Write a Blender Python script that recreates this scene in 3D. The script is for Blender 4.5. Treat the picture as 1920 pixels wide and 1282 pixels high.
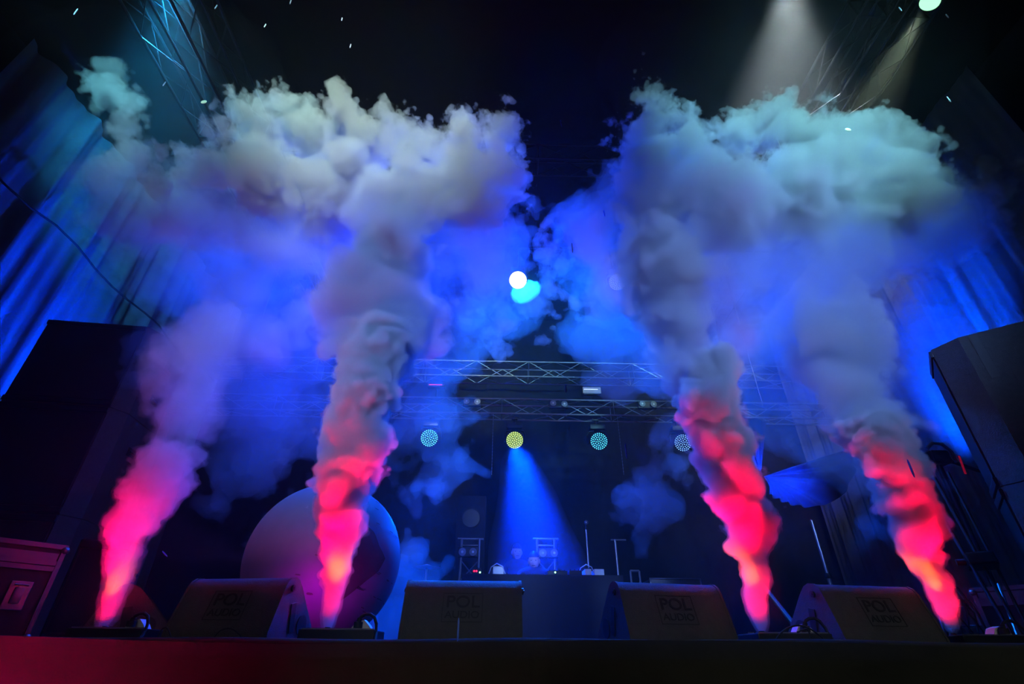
import bpy, bmesh, math, random
import numpy as np
from mathutils import Vector, Matrix, Euler

for _o in list(bpy.data.objects): bpy.data.objects.remove(_o)
SC = bpy.context.scene
COL = SC.collection
W, H, F = 1920.0, 1282.0, 937.0
STAGE = 1.50                       # height of the stage deck
EYE = Vector((0.0, 0.0, 1.455))
# ------------------------------------------------------------------ camera
PITCH, YAW, ROLL = math.radians(32.15), math.radians(-1.2), math.radians(0.45)
cam_data = bpy.data.cameras.new('camera'); cam = bpy.data.objects.new('camera', cam_data); COL.objects.link(cam)
CAM_R = Matrix.Rotation(YAW, 3, 'Z') @ Matrix.Rotation(math.pi/2 + PITCH, 3, 'X') @ Matrix.Rotation(ROLL, 3, 'Z')
cam.matrix_world = Matrix.Translation(EYE) @ CAM_R.to_4x4()
cam_data.sensor_width = 36.0; cam_data.lens = F/W*36.0
cam_data.clip_start = 0.02; cam_data.clip_end = 200
SC.camera = cam

def ray(px, py):
    return (CAM_R @ Vector(((px-W/2)/F, -(py-H/2)/F, -1.0)))
def at(px, py, Y):
    """the point of the vertical plane y=Y that the photograph shows at (px, py)"""
    d = ray(px, py); t = (Y-EYE.y)/d.y
    return EYE + d*t
def at_z(px, py, z):
    d = ray(px, py); t = (z-EYE.z)/d.z
    return EYE + d*t
def scale_at(p):
    """metres per pixel at a point"""
    return ((p-EYE) @ (CAM_R @ Vector((0, 0, -1))))/F

# ------------------------------------------------------------------ world, exposure, sampling
world = bpy.data.worlds.new('world'); SC.world = world; world.use_nodes = True
bg = world.node_tree.nodes['Background']; bg.inputs[0].default_value = (0.0006, 0.0009, 0.0016, 1); bg.inputs[1].default_value = 1.0
SC.view_settings.view_transform = 'Standard'; SC.view_settings.look = 'None'
SC.view_settings.exposure = 0.0; SC.view_settings.gamma = 1.0; SC.view_settings.use_curve_mapping = False
CY = SC.cycles
CY.use_light_tree = False; CY.max_bounces = 6; CY.diffuse_bounces = 1; CY.glossy_bounces = 1; CY.transmission_bounces = 2
CY.volume_bounces = 1; CY.transparent_max_bounces = 32
CY.use_denoising = True; CY.sample_clamp_indirect = 60.0; CY.sample_clamp_direct = 0.0
CY.caustics_reflective = False; CY.caustics_refractive = False
CY.use_adaptive_sampling = True; CY.adaptive_threshold = 0.06; CY.adaptive_min_samples = 16
CY.volume_step_rate = 1.0; CY.volume_max_steps = 256

# ------------------------------------------------------------------ lamps
def aim(o, p, q):
    o.location = p
    o.rotation_euler = (Vector(q)-Vector(p)).to_track_quat('-Z', 'Y').to_euler()
def spot(name, p, q, color, power, angle, blend=0.6, radius=0.05):
    l = bpy.data.lights.new(name, 'SPOT'); l.color = color; l.energy = power
    l.spot_size = math.radians(angle); l.spot_blend = blend; l.shadow_soft_size = radius
    o = bpy.data.objects.new(name, l); COL.objects.link(o); aim(o, p, q); return o
def area(name, p, q, color, power, sx, sy=None, spread=180):
    l = bpy.data.lights.new(name, 'AREA'); l.color = color; l.energy = power; l.shape = 'RECTANGLE'
    l.size = sx; l.size_y = sy or sx; l.spread = math.radians(spread)
    o = bpy.data.objects.new(name, l); COL.objects.link(o); aim(o, p, q); return o
def point(name, p, color, power, radius=0.05):
    l = bpy.data.lights.new(name, 'POINT'); l.color = color; l.energy = power; l.shadow_soft_size = radius
    o = bpy.data.objects.new(name, l); COL.objects.link(o); o.location = p; return o
BLUE = (0.0, 0.028, 1.0); BLUEC = (0.0, 0.055, 1.0); RED = (1.0, 0.0, 0.045); AMBER = (1.0, 0.10, 0.0)
JETS = [at(197, 1176, 3.15), at(614, 1179, 3.05), at(1428, 1183, 3.05), at(1783, 1181, 3.1)]
JET_TOP = [at(300, 850, 3.2), at(668, 850, 3.1), at(1352, 850, 3.1), at(1640, 850, 3.15)]
# the red lamps of each jet machine, around its nozzle, shining up the smoke
for j, (a_, b_) in enumerate(zip(JETS, JET_TOP)):
    k = (0.6, 1.0, 1.0, 1.0)[j]; dn = (b_-a_).normalized()
    spot('jet_lamp', a_+Vector((0.03, -0.22, 0.0)), a_+dn*0.80, RED, 200*k, 32, 0.9, 0.02)
    spot('jet_lamp', a_+Vector((-0.20, -0.06, 0.0)), a_+dn*0.75, (1.0, 0.0, 0.12), 110*k, 32, 0.9, 0.02)
    spot('jet_lamp_base', a_+Vector((0.0, -0.10, 0.0)), a_+dn*0.2, RED, 22*k, 100, 0.9, 0.02)
    spot('jet_lamp_core', a_+Vector((0.03, -0.20, 0.0)), a_+dn*0.27, AMBER, 95*k, 22, 0.9, 0.01)
# blue moving heads behind the smoke
FIX_BACK = [(805, 821, 8.0), (965, 825, 8.0), (1123, 827, 8.0), (1280, 830, 8.0)]
FIX_MID = [(971, 525, 7.0), (1157, 529, 7.0)]
def fx(i, lst): return at(*lst[i])+Vector((0, -0.25, 0))
spot('wash_beam', fx(1, FIX_BACK), at(1012, 1060, 7.3), BLUE, 7500, 38, 0.9, 0.1)
spot('wash_beam', fx(2, FIX_BACK), at(1400, 960, 6.4), BLUE, 4500, 14, 0.9, 0.1)
spot('wash_beam', fx(0, FIX_BACK), at(560, 560, 4.0), BLUE, 800, 60, 0.9, 0.1)
spot('wash_beam', fx(0, FIX_MID), at(985, 620, 4.2), (0.0, 0.05, 1.0), 2600, 90, 0.9, 0.12)
spot('wash_beam', at(500, 500, 6.4), at(520, 680, 3.8), BLUEC, 850, 82, 0.9, 0.15)
spot('wash_beam', at(1460, 540, 6.4), at(1500, 640, 3.8), BLUEC, 1150, 82, 0.9, 0.15)
# blue wash on the side curtains, the globe and the cloth
spot('curtain_wash', Vector((-4.5, 6.9, 2.5)), Vector((-6.2, 5.9, 5.0)), (0.0, 0.04, 1.0), 8000, 38, 0.9, 0.1)
spot('curtain_wash', Vector((4.5, 6.8, 2.5)), Vector((6.2, 5.9, 4.8)), (0.0, 0.06, 1.0), 13000, 36, 0.9, 0.1)
spot('curtain_wash', Vector((-3.6, 8.4, 2.6)), Vector((-6.2, 7.2, 3.2)), (0.25, 0.10, 1.0), 500, 40, 0.9, 0.1)
spot('cloth_wash', at(1440, 830, 5.6), at(1445, 900, 6.6), BLUE, 900, 60, 0.9, 0.05)
spot('floor_wash', Vector((-0.9, 7.2, 3.4)), at(700, 1100, 4.6), BLUEC, 900, 50, 0.9, 0.08)
spot('floor_wash', Vector((0.3, 6.6, 3.6)), Vector((0.25, 3.2, 1.9)), BLUEC, 800, 60, 0.9, 0.08)
# lamps of the front truss, above and out of the frame, over the smoke, plus added fills
spot('front_key_fill', Vector((-4.6, -3.6, 6.4)), at(400, 200, 3.2), (0.32, 0.88, 1.0), 2500, 27, 0.9, 0.15)
spot('front_key_fill', Vector((-1.0, -4.2, 6.3)), at(720, 250, 3.2), (0.70, 1.0, 0.82), 4000, 25, 0.9, 0.15)
spot('front_key_fill', Vector((3.4, -4.0, 6.3)), at(1470, 240, 3.2), (0.30, 0.86, 1.0), 4600, 30, 0.9, 0.15)
spot('front_key_fill', Vector((-2.2, -4.5, 4.6)), at(640, 560, 3.2), (0.18, 0.36, 1.0), 3800, 26, 0.8, 0.3)  # added blue fill for the left smoke columns
spot('front_key_fill', Vector((2.6, -4.5, 4.6)), at(1430, 560, 3.2), (0.18, 0.36, 1.0), 3800, 26, 0.8, 0.3)  # added blue fill for the right smoke columns
spot('top_beam', at_z(1744, 3, 7.6), at(1640, 200, 3.6), (0.75, 1.0, 0.7), 700, 40, 0.9, 0.05)
# added red lamps out of the frame at the left, making the red veil
spot('added_red_lamp', Vector((-1.95, 1.75, 1.25)), Vector((-1.7, 2.6, 1.5)), (1.0, 0.0, 0.2), 45, 140, 0.9, 0.05)
spot('added_red_lamp', Vector((-1.75, 1.8, 1.25)), Vector((-1.8, 2.0, 2.5)), (1.0, 0.0, 0.2), 60, 80, 0.9, 0.05)
spot('added_glow_lamp', at(971, 525, 7.0)+Vector((0, -0.2, 0)), at(990, 550, 6.4), (0.0, 0.6, 1.0), 500, 60, 0.9, 0.05)  # added cyan lamp feeding the halo beside the brightest light
for hx in (-1.75, -0.25, 1.0, 2.2):
    spot('monitor_fill', Vector((hx*0.9, -1.5, 3.2)), Vector((hx, 2.95, 1.42)), (0.92, 1.0, 0.85), 75 if hx > -1.5 else 30, 21, 0.8, 0.2)  # added unseen spots, one to lift each wedge monitor
spot('globe_spill_fill', JETS[1]+Vector((-0.25, 0.25, 0.05)), at(640, 1060, 4.2), (1.0, 0.0, 0.8), 13, 120, 0.9, 0.15)  # added magenta lamp standing in for the jet's red spill on the globe
for px_, dx_, col_, pw_, an_ in ((330, -0.60, (0.02, 0.45, 1.0), 1900, 60), (340, -0.4, (0.8, 0.9, 1.0), 160, 40), (1480, 0.42, (0.8, 0.95, 1.0), 1500, 60)):
    p_ = at_z(px_, -60, 8.3); spot('roof_beam', p_, p_+Vector((dx_, 1.0, -0.16)), col_, pw_, an_, 0.95, 0.1)
spot('front_key_fill', Vector((-4.6, -3.6, 6.4)), at(215, 165, 3.1), (0.12, 0.80, 1.0), 2600, 10, 0.9, 0.15)  # added narrow spot that brightens the small puff at the upper left
# ------------------------------------------------------------------ mesh helpers
def material(name, color, rough=0.6, metal=0.0, bump=0.0, bscale=60.0, mottle=0.0, emis=None, estr=0.0, spec=0.5, sheen=0.0):
    m = bpy.data.materials.new(name); m.use_nodes = True; nt = m.node_tree; b = nt.nodes['Principled BSDF']
    b.inputs['Base Color'].default_value = (*color, 1); b.inputs['Roughness'].default_value = rough
    b.inputs['Metallic'].default_value = metal; b.inputs['Specular IOR Level'].default_value = spec
    if sheen: b.inputs['Sheen Weight'].default_value = sheen
    tc = nt.nodes.new('ShaderNodeTexCoord')
    if mottle:
        n = nt.nodes.new('ShaderNodeTexNoise'); n.inputs['Scale'].default_value = bscale*0.15; n.inputs['Detail'].default_value = 4
        nt.links.new(tc.outputs['Object'], n.inputs['Vector'])
        mx = nt.nodes.new('ShaderNodeMix'); mx.data_type = 'RGBA'
        mx.inputs[6].default_value = (*[c*(1-mottle) for c in color], 1); mx.inputs[7].default_value = (*[min(1, c*(1+mottle)) for c in color], 1)
        nt.links.new(n.outputs['Fac'], mx.inputs[0]); nt.links.new(mx.outputs[2], b.inputs['Base Color'])
    if bump:
        n = nt.nodes.new('ShaderNodeTexNoise'); n.inputs['Scale'].default_value = bscale; n.inputs['Detail'].default_value = 3
        nt.links.new(tc.outputs['Object'], n.inputs['Vector'])
        bp = nt.nodes.new('ShaderNodeBump'); bp.inputs['Strength'].default_value = bump; bp.inputs['Distance'].default_value = 0.004
        nt.links.new(n.outputs['Fac'], bp.inputs['Height']); nt.links.new(bp.outputs[0], b.inputs['Normal'])
    if emis:
        b.inputs['Emission Color'].default_value = (*emis, 1); b.inputs['Emission Strength'].default_value = estr
    return m
M = dict(
    speaker=material('speaker_paint', (0.055, 0.054, 0.046), 0.55, bump=0.9, bscale=220, mottle=0.3),
    emboss=material('dark_paint', (0.006, 0.006, 0.005), 0.5),  # dark tone; on the logo it stands for the engraving's shade
    plastic=material('black_plastic', (0.012, 0.012, 0.013), 0.4),
    rubber=material('black_rubber', (0.01, 0.01, 0.01), 0.7),
    steel=material('dull_steel', (0.30, 0.31, 0.33), 0.35, 0.9),
    alu=material('truss_aluminium', (0.22, 0.23, 0.25), 0.4, 0.8),
    darkmetal=material('dark_metal', (0.04, 0.04, 0.045), 0.4, 0.6),
    white=material('white_plastic', (0.75, 0.75, 0.75), 0.45),
    carpet=material('black_carpet', (0.02, 0.02, 0.02), 0.95, bump=1.0, bscale=150, mottle=0.4),
    cloth=material('black_cloth', (0.06, 0.058, 0.045), 0.9, bump=0.6, bscale=30, mottle=0.3),
    drape=material('grey_drape', (0.20, 0.20, 0.22), 0.85, bump=0.5, bscale=25, mottle=0.15),
    backdrop=material('backdrop_cloth', (0.02, 0.02, 0.025), 0.95, mottle=0.3),
    roof=material('roof_canvas', (0.012, 0.012, 0.013), 0.95, mottle=0.3),
    casewood=material('flight_case_laminate', (0.03, 0.03, 0.032), 0.45, mottle=0.2),
    grille=material('speaker_grille', (0.03, 0.03, 0.033), 0.5, 0.5, bump=1.0, bscale=300),
    skin=material('skin', (0.50, 0.33, 0.26), 0.55), hair=material('dark_hair', (0.02, 0.015, 0.012), 0.6),
    shirt=material('dark_shirt', (0.03, 0.03, 0.035), 0.9),
    ground=material('pit_ground', (0.03, 0.03, 0.03), 0.9, mottle=0.3),
    redled=material('red_led', (0.1, 0, 0), emis=(1, 0.01, 0.05), estr=5), greenled=material('green_led', (0, 0.1, 0), emis=(0.3, 1, 0.35), estr=5),
    screen=material('device_screen', (0.1, 0.1, 0.1), emis=(0.25, 0.4, 0.75), estr=0.35),
    glass=material('lamp_glass', (0.35, 0.36, 0.4), 0.15, 0.4),
    eye=material('eye', (0.10, 0.09, 0.09), 0.4),
    bluelit=material('drop_blue_light', (0.10, 0.25, 1.0), 0.4),  # blue stage light painted into the base colour of some drops
    drop=material('rain_drop', (0.8, 0.85, 0.9), 0.2),
)
class MB:
    def __init__(s): s.bm = bmesh.new()
    def box(s, c, size, R=None, bev=0.0):
        r = bmesh.ops.create_cube(s.bm, size=1.0); vs = r['verts']
        T = Matrix.Translation(Vector(c)) @ ((R.to_4x4()) if R is not None else Matrix.Identity(4)) @ Matrix.Diagonal((*size, 1))
        bmesh.ops.transform(s.bm, matrix=T, verts=vs)
        if bev:
            es = list({e for v in vs for e in v.link_edges})
            bmesh.ops.bevel(s.bm, geom=es, offset=bev, segments=2, affect='EDGES', profile=0.6)
        return s
    def cyl(s, p, q, r, seg=12, r2=None, cap=True):
        p, q = Vector(p), Vector(q); d = q-p; L = d.length
        if L < 1e-6: return s
        R = d.to_track_quat('Z', 'Y').to_matrix().to_4x4()
        bmesh.ops.create_cone(s.bm, cap_ends=cap, segments=seg, radius1=r, radius2=r if r2 is None else r2, depth=L, matrix=Matrix.Translation((p+q)/2) @ R)
        return s
    def sphere(s, c, r, sub=2, sc=(1, 1, 1)):
        bmesh.ops.create_icosphere(s.bm, subdivisions=sub, radius=r, matrix=Matrix.Translation(Vector(c)) @ Matrix.Diagonal((*sc, 1))); return s
    def tube(s, pts, r, seg=8):
        pts = [Vector(p) for p in pts]; rings = []
        up = Vector((0.13, 0.31, 0.94))
        for i, p in enumerate(pts):
            t = (pts[min(i+1, len(pts)-1)]-pts[max(i-1, 0)]).normalized()
            a = t.cross(up).normalized(); b = t.cross(a)
            rr = r[i] if isinstance(r, (list, tuple)) else r
            rings.append([s.bm.verts.new(p+a*math.cos(k*2*math.pi/seg)*rr+b*math.sin(k*2*math.pi/seg)*rr) for k in range(seg)])
        for u, v in zip(rings[:-1], rings[1:]):
            for k in range(seg): s.bm.faces.new((u[k], u[(k+1) % seg], v[(k+1) % seg], v[k]))
        s.bm.faces.new(rings[0][::-1]); s.bm.faces.new(rings[-1]); return s
    def prism(s, poly, T, depth):
        """polygon in local (u,v), extruded along local w by depth, placed by matrix T"""
        a = [s.bm.verts.new(T @ Vector((u, v, 0))) for u, v in poly]; b = [s.bm.verts.new(T @ Vector((u, v, depth))) for u, v in poly]
        s.bm.faces.new(a[::-1]); s.bm.faces.new(b); n = len(poly)
        for i in range(n): s.bm.faces.new((a[i], a[(i+1) % n], b[(i+1) % n], b[i]))
        return s
    def grid(s, fn, nu, nv, thick=0.0):
        g = [[s.bm.verts.new(fn(i/nu, j/nv)) for j in range(nv+1)] for i in range(nu+1)]
        for i in range(nu):
            for j in range(nv): s.bm.faces.new((g[i][j], g[i+1][j], g[i+1][j+1], g[i][j+1]))
        if thick: bmesh.ops.solidify(s.bm, geom=s.bm.faces[:], thickness=thick)
        return s
    def build(s, name, mat, parent=None, smooth=False):
        bmesh.ops.recalc_face_normals(s.bm, faces=s.bm.faces[:])
        me = bpy.data.meshes.new(name); s.bm.to_mesh(me); s.bm.free()
        if smooth:
            me.shade_smooth()
            try: me.set_sharp_from_angle(angle=math.radians(35))
            except Exception: pass
        me.materials.append(mat); o = bpy.data.objects.new(name, me); COL.objects.link(o)
        if parent is not None: o.parent = parent
        return o
def tag(o, label=None, cat=None, group=None, kind=None):
    if label: o['label'] = label
    if cat: o['category'] = cat
    if group: o['group'] = group
    if kind: o['kind'] = kind
    return o
def thing(name, label, cat, loc=(0, 0, 0), rz=0.0, group=None):
    o = bpy.data.objects.new(name, None); COL.objects.link(o); o.location = loc; o.rotation_euler = (0, 0, rz)
    return tag(o, label, cat, group)
def copy_tree(o, parent=None):
    c = o.copy(); COL.objects.link(c)
    if parent is not None: c.parent = parent
    for ch in list(o.children): copy_tree(ch, c)
    return c
def text_mesh(txt, size, depth):
    cu = bpy.data.curves.new('t', 'FONT'); cu.body = txt; cu.size = size; cu.extrude = depth; cu.align_x = 'CENTER'; cu.align_y = 'CENTER'; cu.offset = size*0.012
    o = bpy.data.objects.new('t', cu); COL.objects.link(o); bpy.context.view_layer.update()
    dg = bpy.context.evaluated_depsgraph_get(); me = bpy.data.meshes.new_from_object(o.evaluated_get(dg))
    bpy.data.objects.remove(o); return me
def struct(o): o['kind'] = 'structure'; return o
# ------------------------------------------------------------------ the place
struct(MB().box((0, 2, -0.05), (26, 22, 0.1)).build('floor', M['ground']))
struct(MB().box((0, 2.42+4.1, STAGE-0.06), (14.0, 8.2, 0.12)).build('floor_stage', M['carpet']))
def folded(p0, p1, z0, z1, amp, wave, seed, nu=300, nv=14, thick=0.012):
    p0, p1 = Vector(p0), Vector(p1); d = (p1-p0); L = d.length; d.normalize(); n = Vector((-d.y, d.x, 0)); rnd = random.Random(seed)
    ph = [rnd.uniform(0, 6.28) for _ in range(5)]
    def fn(u, v):
        s_ = u*L; w = math.sin(s_*wave+ph[0]+0.9*math.sin(s_*wave*0.23+ph[1]))+0.5*math.sin(s_*wave*1.9+ph[2]+v*1.3)+0.3*math.sin(s_*wave*3.7+ph[3]-v*0.8)
        return Vector((p0.x, p0.y, 0))+d*s_+n*(w*amp*(0.55+0.45*v))+Vector((0, 0, z1+(z0-z1)*v))
    return MB().grid(fn, nu, nv, thick)
struct(folded((-6.9, 10.3, 0), (6.9, 10.3, 0), STAGE, 8.6, 0.03, 4.0, 4).build('wall_back', M['backdrop'], smooth=True))
struct(MB().box((-6.95, 4.5, 4.4), (0.1, 14, 8.8)).build('wall_left', M['backdrop']))
struct(MB().box((6.95, 4.5, 4.4), (0.1, 14, 8.8)).build('wall_right', M['backdrop']))
struct(MB().box((0, 4.5, 8.85), (14, 14, 0.1)).build('ceiling', M['roof']))
tag(folded((-6.25, 3.6, 0), (-6.25, 9.8, 0), STAGE+0.02, 8.3, 0.10, 8.0, 1, nu=420).build('side_curtain', M['drape'], smooth=True), 'blue-lit pleated side curtain left of the stage, above the dark speaker stack', 'curtain')
tag(folded((6.25, 9.8, 0), (6.25, 3.6, 0), STAGE+0.02, 8.3, 0.03, 12.0, 2, nu=420).build('side_curtain', M['drape'], smooth=True), 'blue-lit side curtain right of the stage, above the tall speaker', 'curtain')
r = MB().tube([Vector((-6.02, 3.8+0.4*i, 6.27-0.05*math.sin(i*1.3)-0.01*(i % 3))) for i in range(15)], 0.014, 6)
tag(r.build('curtain_rope', M['rubber'], smooth=True), 'thin dark rope strung along the left curtain', 'rope')
# skirt hung from the stage edge, gathered at the middle
def skirt(u, v):
    x = -6.9+13.8*u; y = 2.36-0.10*v
    z = STAGE+0.004-v*1.5
    gx = x-at(1010, 1210, 2.4).x
    w = 0.03*math.sin(x*2.3+1)*v+0.018*math.sin(x*6.1+v*2.0)*v
    fan = math.exp(-(gx/0.5)**2)
    w += fan*0.016*math.sin(math.atan2(gx, 0.06+v*0.8)*9)*min(1, v*3+0.1)
    z += 0.012*math.sin(x*1.9)*math.exp(-v*20)
    return Vector((x, y-w, z))
sk = MB().grid(skirt, 520, 40, 0.006).build('stage_skirt', M['cloth'], smooth=True)
tag(sk, 'black cloth skirt covering the front of the stage, gathered at the middle', 'stage skirt')
def lip(u, v):
    x = -6.9+13.8*u; a = v*math.pi*0.9
    return Vector((x, 2.40-0.035*math.cos(a)*1.0, STAGE-0.006+0.022*math.sin(a)*(1+0.25*math.sin(x*1.3)+0.15*math.sin(x*5.1+1))))
tag(MB().grid(lip, 400, 10, 0.003).build('stage_edge_cloth', M['cloth'], smooth=True), 'rolled cloth edge lying along the front rim of the stage', 'cloth')
# ------------------------------------------------------------------ trusses
def box_truss(name, label, p, q, w=0.30, r=0.022, bays=12, group=None, seg=8, hang=(0.1, 0.9), mat='alu'):
    p, q = Vector(p), Vector(q); d = (q-p); L = d.length; d.normalize()
    up = Vector((0, 0, 1)) if abs(d.z) < 0.9 else Vector((0, 1, 0)); s = d.cross(up).normalized(); u = s.cross(d)
    t = thing(name, label, 'truss', p, 0, group); inv = Matrix.Translation(-p)
    C = [(a*w/2, b*w/2) for a, b in ((-1, -1), (1, -1), (1, 1), (-1, 1))]
    for a, b in C:
        MB().cyl(s*a+u*b, d*L+s*a+u*b, r, seg).build('main_tube', M[mat], t, True)
    m = MB()
    for k in range(4):
        a0, b0 = C[k]; a1, b1 = C[(k+1) % 4]
        for i in range(bays):
            z0, z1 = L*i/bays, L*(i+1)/bays; A, B = (C[k], C[(k+1) % 4]) if i % 2 else (C[(k+1) % 4], C[k])
            m.cyl(d*z0+s*A[0]+u*A[1], d*z1+s*B[0]+u*B[1], r*0.45, 5)
        for i in range(0, bays+1, 4):
            z = L*i/bays; m.cyl(d*z+s*a0+u*b0, d*z+s*a1+u*b1, r*0.45, 5)
    m.build('lattice_bracing', M[mat], t, True)
    for hx in hang:
        hp = d*(L*hx); MB().cyl(hp+Vector((0, 0, w/2)), Vector((hp.x, hp.y, 8.81-p.z)), 0.012, 6).build('hoist_chain', M['darkmetal'], t, True)
    return t
def zat(px, py, Y): return at(px, py, Y).z
zb = zat(1030, 762, 8.0)
box_truss('lighting_truss', 'horizontal aluminium truss carrying the lower row of round lights', (-5.9, 8.15, zb), (5.9, 8.15, zb), 0.28, 0.016, 24)
z2 = zat(1000, 686, 8.8)
box_truss('lighting_truss', 'horizontal truss behind the lower light row, just above it', (-5.9, 9.1, z2), (5.9, 9.1, z2), 0.34, 0.015, 22)
z3 = zat(1035, 286, 5.2)
box_truss('lighting_truss', 'high horizontal truss seen in the dark gap between the two smoke clouds', (-3.6, 5.35, z3), (3.6, 5.35, z3), 0.34, 0.012, 14, mat='darkmetal')
zm = zat(1060, 455, 7.1)
pm = MB().cyl((-5.2, 7.25, zm), (5.2, 7.25, zm), 0.026, 10)
for hx in (-4.8, -0.7, 1.9, 4.8): pm.cyl((hx, 7.25, zm), (hx, 7.25, 8.81), 0.006, 5)
tag(pm.build('lighting_pipe', M['darkmetal'], None, True), 'single horizontal pipe above the brightest round light', 'pipe')
for (a, b, lab) in ((at_z(1640, 0, 8.2), at_z(1512, 215, 8.2), 'roof truss running to the rear above the right smoke cloud, left of the two'),
                    (at_z(1705, 10, 8.2), at_z(1618, 170, 8.2), 'roof truss running to the rear beside the greenish lamp at the top right'),
                    (at_z(372, 0, 8.2), at_z(462, 225, 8.2), 'roof truss running to the rear above the left smoke cloud, right of the two'),
                    (at_z(272, 0, 8.2), at_z(335, 120, 8.2), 'roof truss running to the rear at the upper left, leftmost of all')):
    x = (a.x+b.x)/2
    box_truss('roof_truss', lab, (x, 1.0, 8.2), (x, 9.6, 8.2), 0.36, 0.020, 18, mat='darkmetal')
# ------------------------------------------------------------------ lamps on the trusses
def cell_mat(name, col, s): return material(name, (0.02, 0.02, 0.03), 0.3, emis=col, estr=s)
def wash_light(label, p, target, cells, plate, hang, cs, ps, rad=0.138, ty=0.15):
    """moving head hung from above: base, yoke, head, lens plate, ring of LED lenses"""
    p = Vector(p); t = thing('wash_light', label, 'stage light', p, 0, 'round LED moving lights')
    d = (Vector(target)-p).normalized(); R = d.to_track_quat('Z', 'Y').to_matrix()
    m = MB(); m.cyl(-d*0.24, -d*0.02, 0.10, 28, 0.145); m.cyl(-d*0.02, d*0.012, 0.150, 32); m.sphere(-d*0.24, 0.098, 2)
    m.build('head', M['plastic'], t, True)
    MB().cyl(-d*0.0, d*0.016, rad+0.003, 36).build('lens_plate', cell_mat('lens_plate', plate, ps), t, True)
    c = MB()
    rings = [(0, 1), (0.26, 6), (0.50, 12), (0.73, 18), (0.94, 24)]
    for rr, n in rings:
        for k in range(n):
            a = 2*math.pi*k/n+rr; c.sphere(R @ Vector((math.cos(a)*rr*rad, math.sin(a)*rr*rad, 0.016)), 0.0098, 1)
    c.build('led_lenses', cell_mat('led_lens', cells, cs), t, True)
    top = hang-p.z; y = MB()
    s = Vector((1, 0, 0))
    for sg in (-1, 1):
        y.tube([s*sg*0.165+Vector((0, 0.08, -0.02)), s*sg*0.175+Vector((0, 0.1, 0.12)), s*sg*0.15+Vector((0, 0.1, 0.2)), s*sg*0.05+Vector((0, 0.1, 0.225))], 0.02, 8)
    y.build('yoke', M['plastic'], t, True)
    MB().box((0, 0.1, 0.27), (0.26, 0.2, 0.09), bev=0.015).build('base', M['plastic'], t, True)
    q = MB(); q.cyl((0, 0.12, 0.3), (0, ty, top), 0.018, 8); q.cyl((-0.05, ty, top-0.005), (0.05, ty, top-0.005), 0.03, 12)
    q.build('clamp', M['darkmetal'], t, True)
    return t
hb = zb-0.17
CYAN = (0.10, 0.75, 1.0)
wash_light('cyan round LED light at the left end of the lower row', at(805, 821, 8.0), (-0.5, 0, 1.5), CYAN, (0.0, 0.12, 0.7), hb, 3.4, 0.05)
wash_light('yellow-green round LED light, second of the lower row, over a blue beam', at(965, 825, 8.0), (0, 0, 1.5), (0.75, 1.0, 0.25), (0.45, 0.75, 0.08), hb, 1.8, 0.35)
wash_light('teal round LED light to the right of the yellow-green one', at(1123, 827, 8.0), (0.6, 0, 1.5), (0.08, 0.70, 0.9), (0.0, 0.22, 0.62), hb, 2.6, 0.1)
wash_light('dim blue round LED light half hidden by smoke, rightmost of the lower row', at(1280, 830, 8.0), (2.4, 0, 1.5), (0.2, 0.45, 1.0), (0.0, 0.03, 0.35), hb, 2.2, 0.05)
wash_light('brightest white round LED light glowing cyan, high at the centre', at(971, 525, 7.0), (0.02, 0, 1.5), (1.0, 1.0, 0.72), (1.0, 1.0, 0.6), zm-0.03, 14, 7, 0.15, 0.25)
wash_light('pale blue round LED light to the right of the brightest one', at(1157, 529, 7.0), (1.2, 0, 2.2), (0.5, 0.7, 1.0), (0.0, 0.05, 0.5), zm-0.03, 3.0, 0.08, 0.14, 0.25)
def blinder(label, pxs, Y):
    a, b = at(*pxs[0], Y), at(*pxs[1], Y); c = (a+b)/2; t = thing('blinder_light', label, 'stage light', c, 0, 'unlit twin blinder lights')
    MB().box((0, 0.06, 0), ((b-a).length+0.13, 0.08, 0.13), bev=0.01).build('housing', M['plastic'], t, True)
    for q in (a, b):
        o = q-c
        MB().cyl(o+Vector((0, 0.03, 0)), o+Vector((0, -0.02, -0.005)), 0.05, 24, 0.053).build('lamp', M['glass'], t, True)
        MB().cyl(o+Vector((0, -0.021, -0.005)), o+Vector((0, -0.026, -0.006)), 0.017, 16).build('bulb', M['white'], t, True)
    return t
blinder('unlit twin blinder lamps on the lower truss between the strobe bar and the centre', ((1037, 756), (1058, 757)), 7.93)
blinder('unlit twin blinder lamps on the lower truss above the left of the round lights', ((875, 752), (895, 753)), 7.93)
blinder('unlit twin blinder lamps on the lower truss near the right smoke', ((1204, 757), (1225, 758)), 7.93)
def strobe(label, pxs, Y, hgt, mat, hang):
    a, b = at(*pxs[0], Y), at(*pxs[1], Y); c = (a+b)/2; L = b.x-a.x; t = thing('strobe_bar', label, 'stage light', c)
    MB().box((0, 0.05, 0), (L, 0.1, hgt), bev=0.006).build('housing', M['plastic'], t)
    MB().box((0, -0.004, 0), (L*0.96, 0.012, hgt*0.8)).build('lens_panel', M['screen'] if hgt > 0.1 else M['glass'], t)
    MB().box((-L*0.05, -0.012, hgt*0.08), (L*0.75, 0.008, 0.014)).build('lamp_tube', mat, t)
    MB().cyl((0, 0.08, 0), (0, 0.14, hang-c.z), 0.012, 8).build('bracket', M['darkmetal'], t, True)
strobe('dark strobe fixture with a pale glowing tube above the lower truss', ((1092, 731), (1127, 732)), 7.9, 0.14, material('strobe_tube', (0.5, 0.5, 0.6), emis=(0.5, 0.6, 1.0), estr=1.2), zb+0.13)
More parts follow.
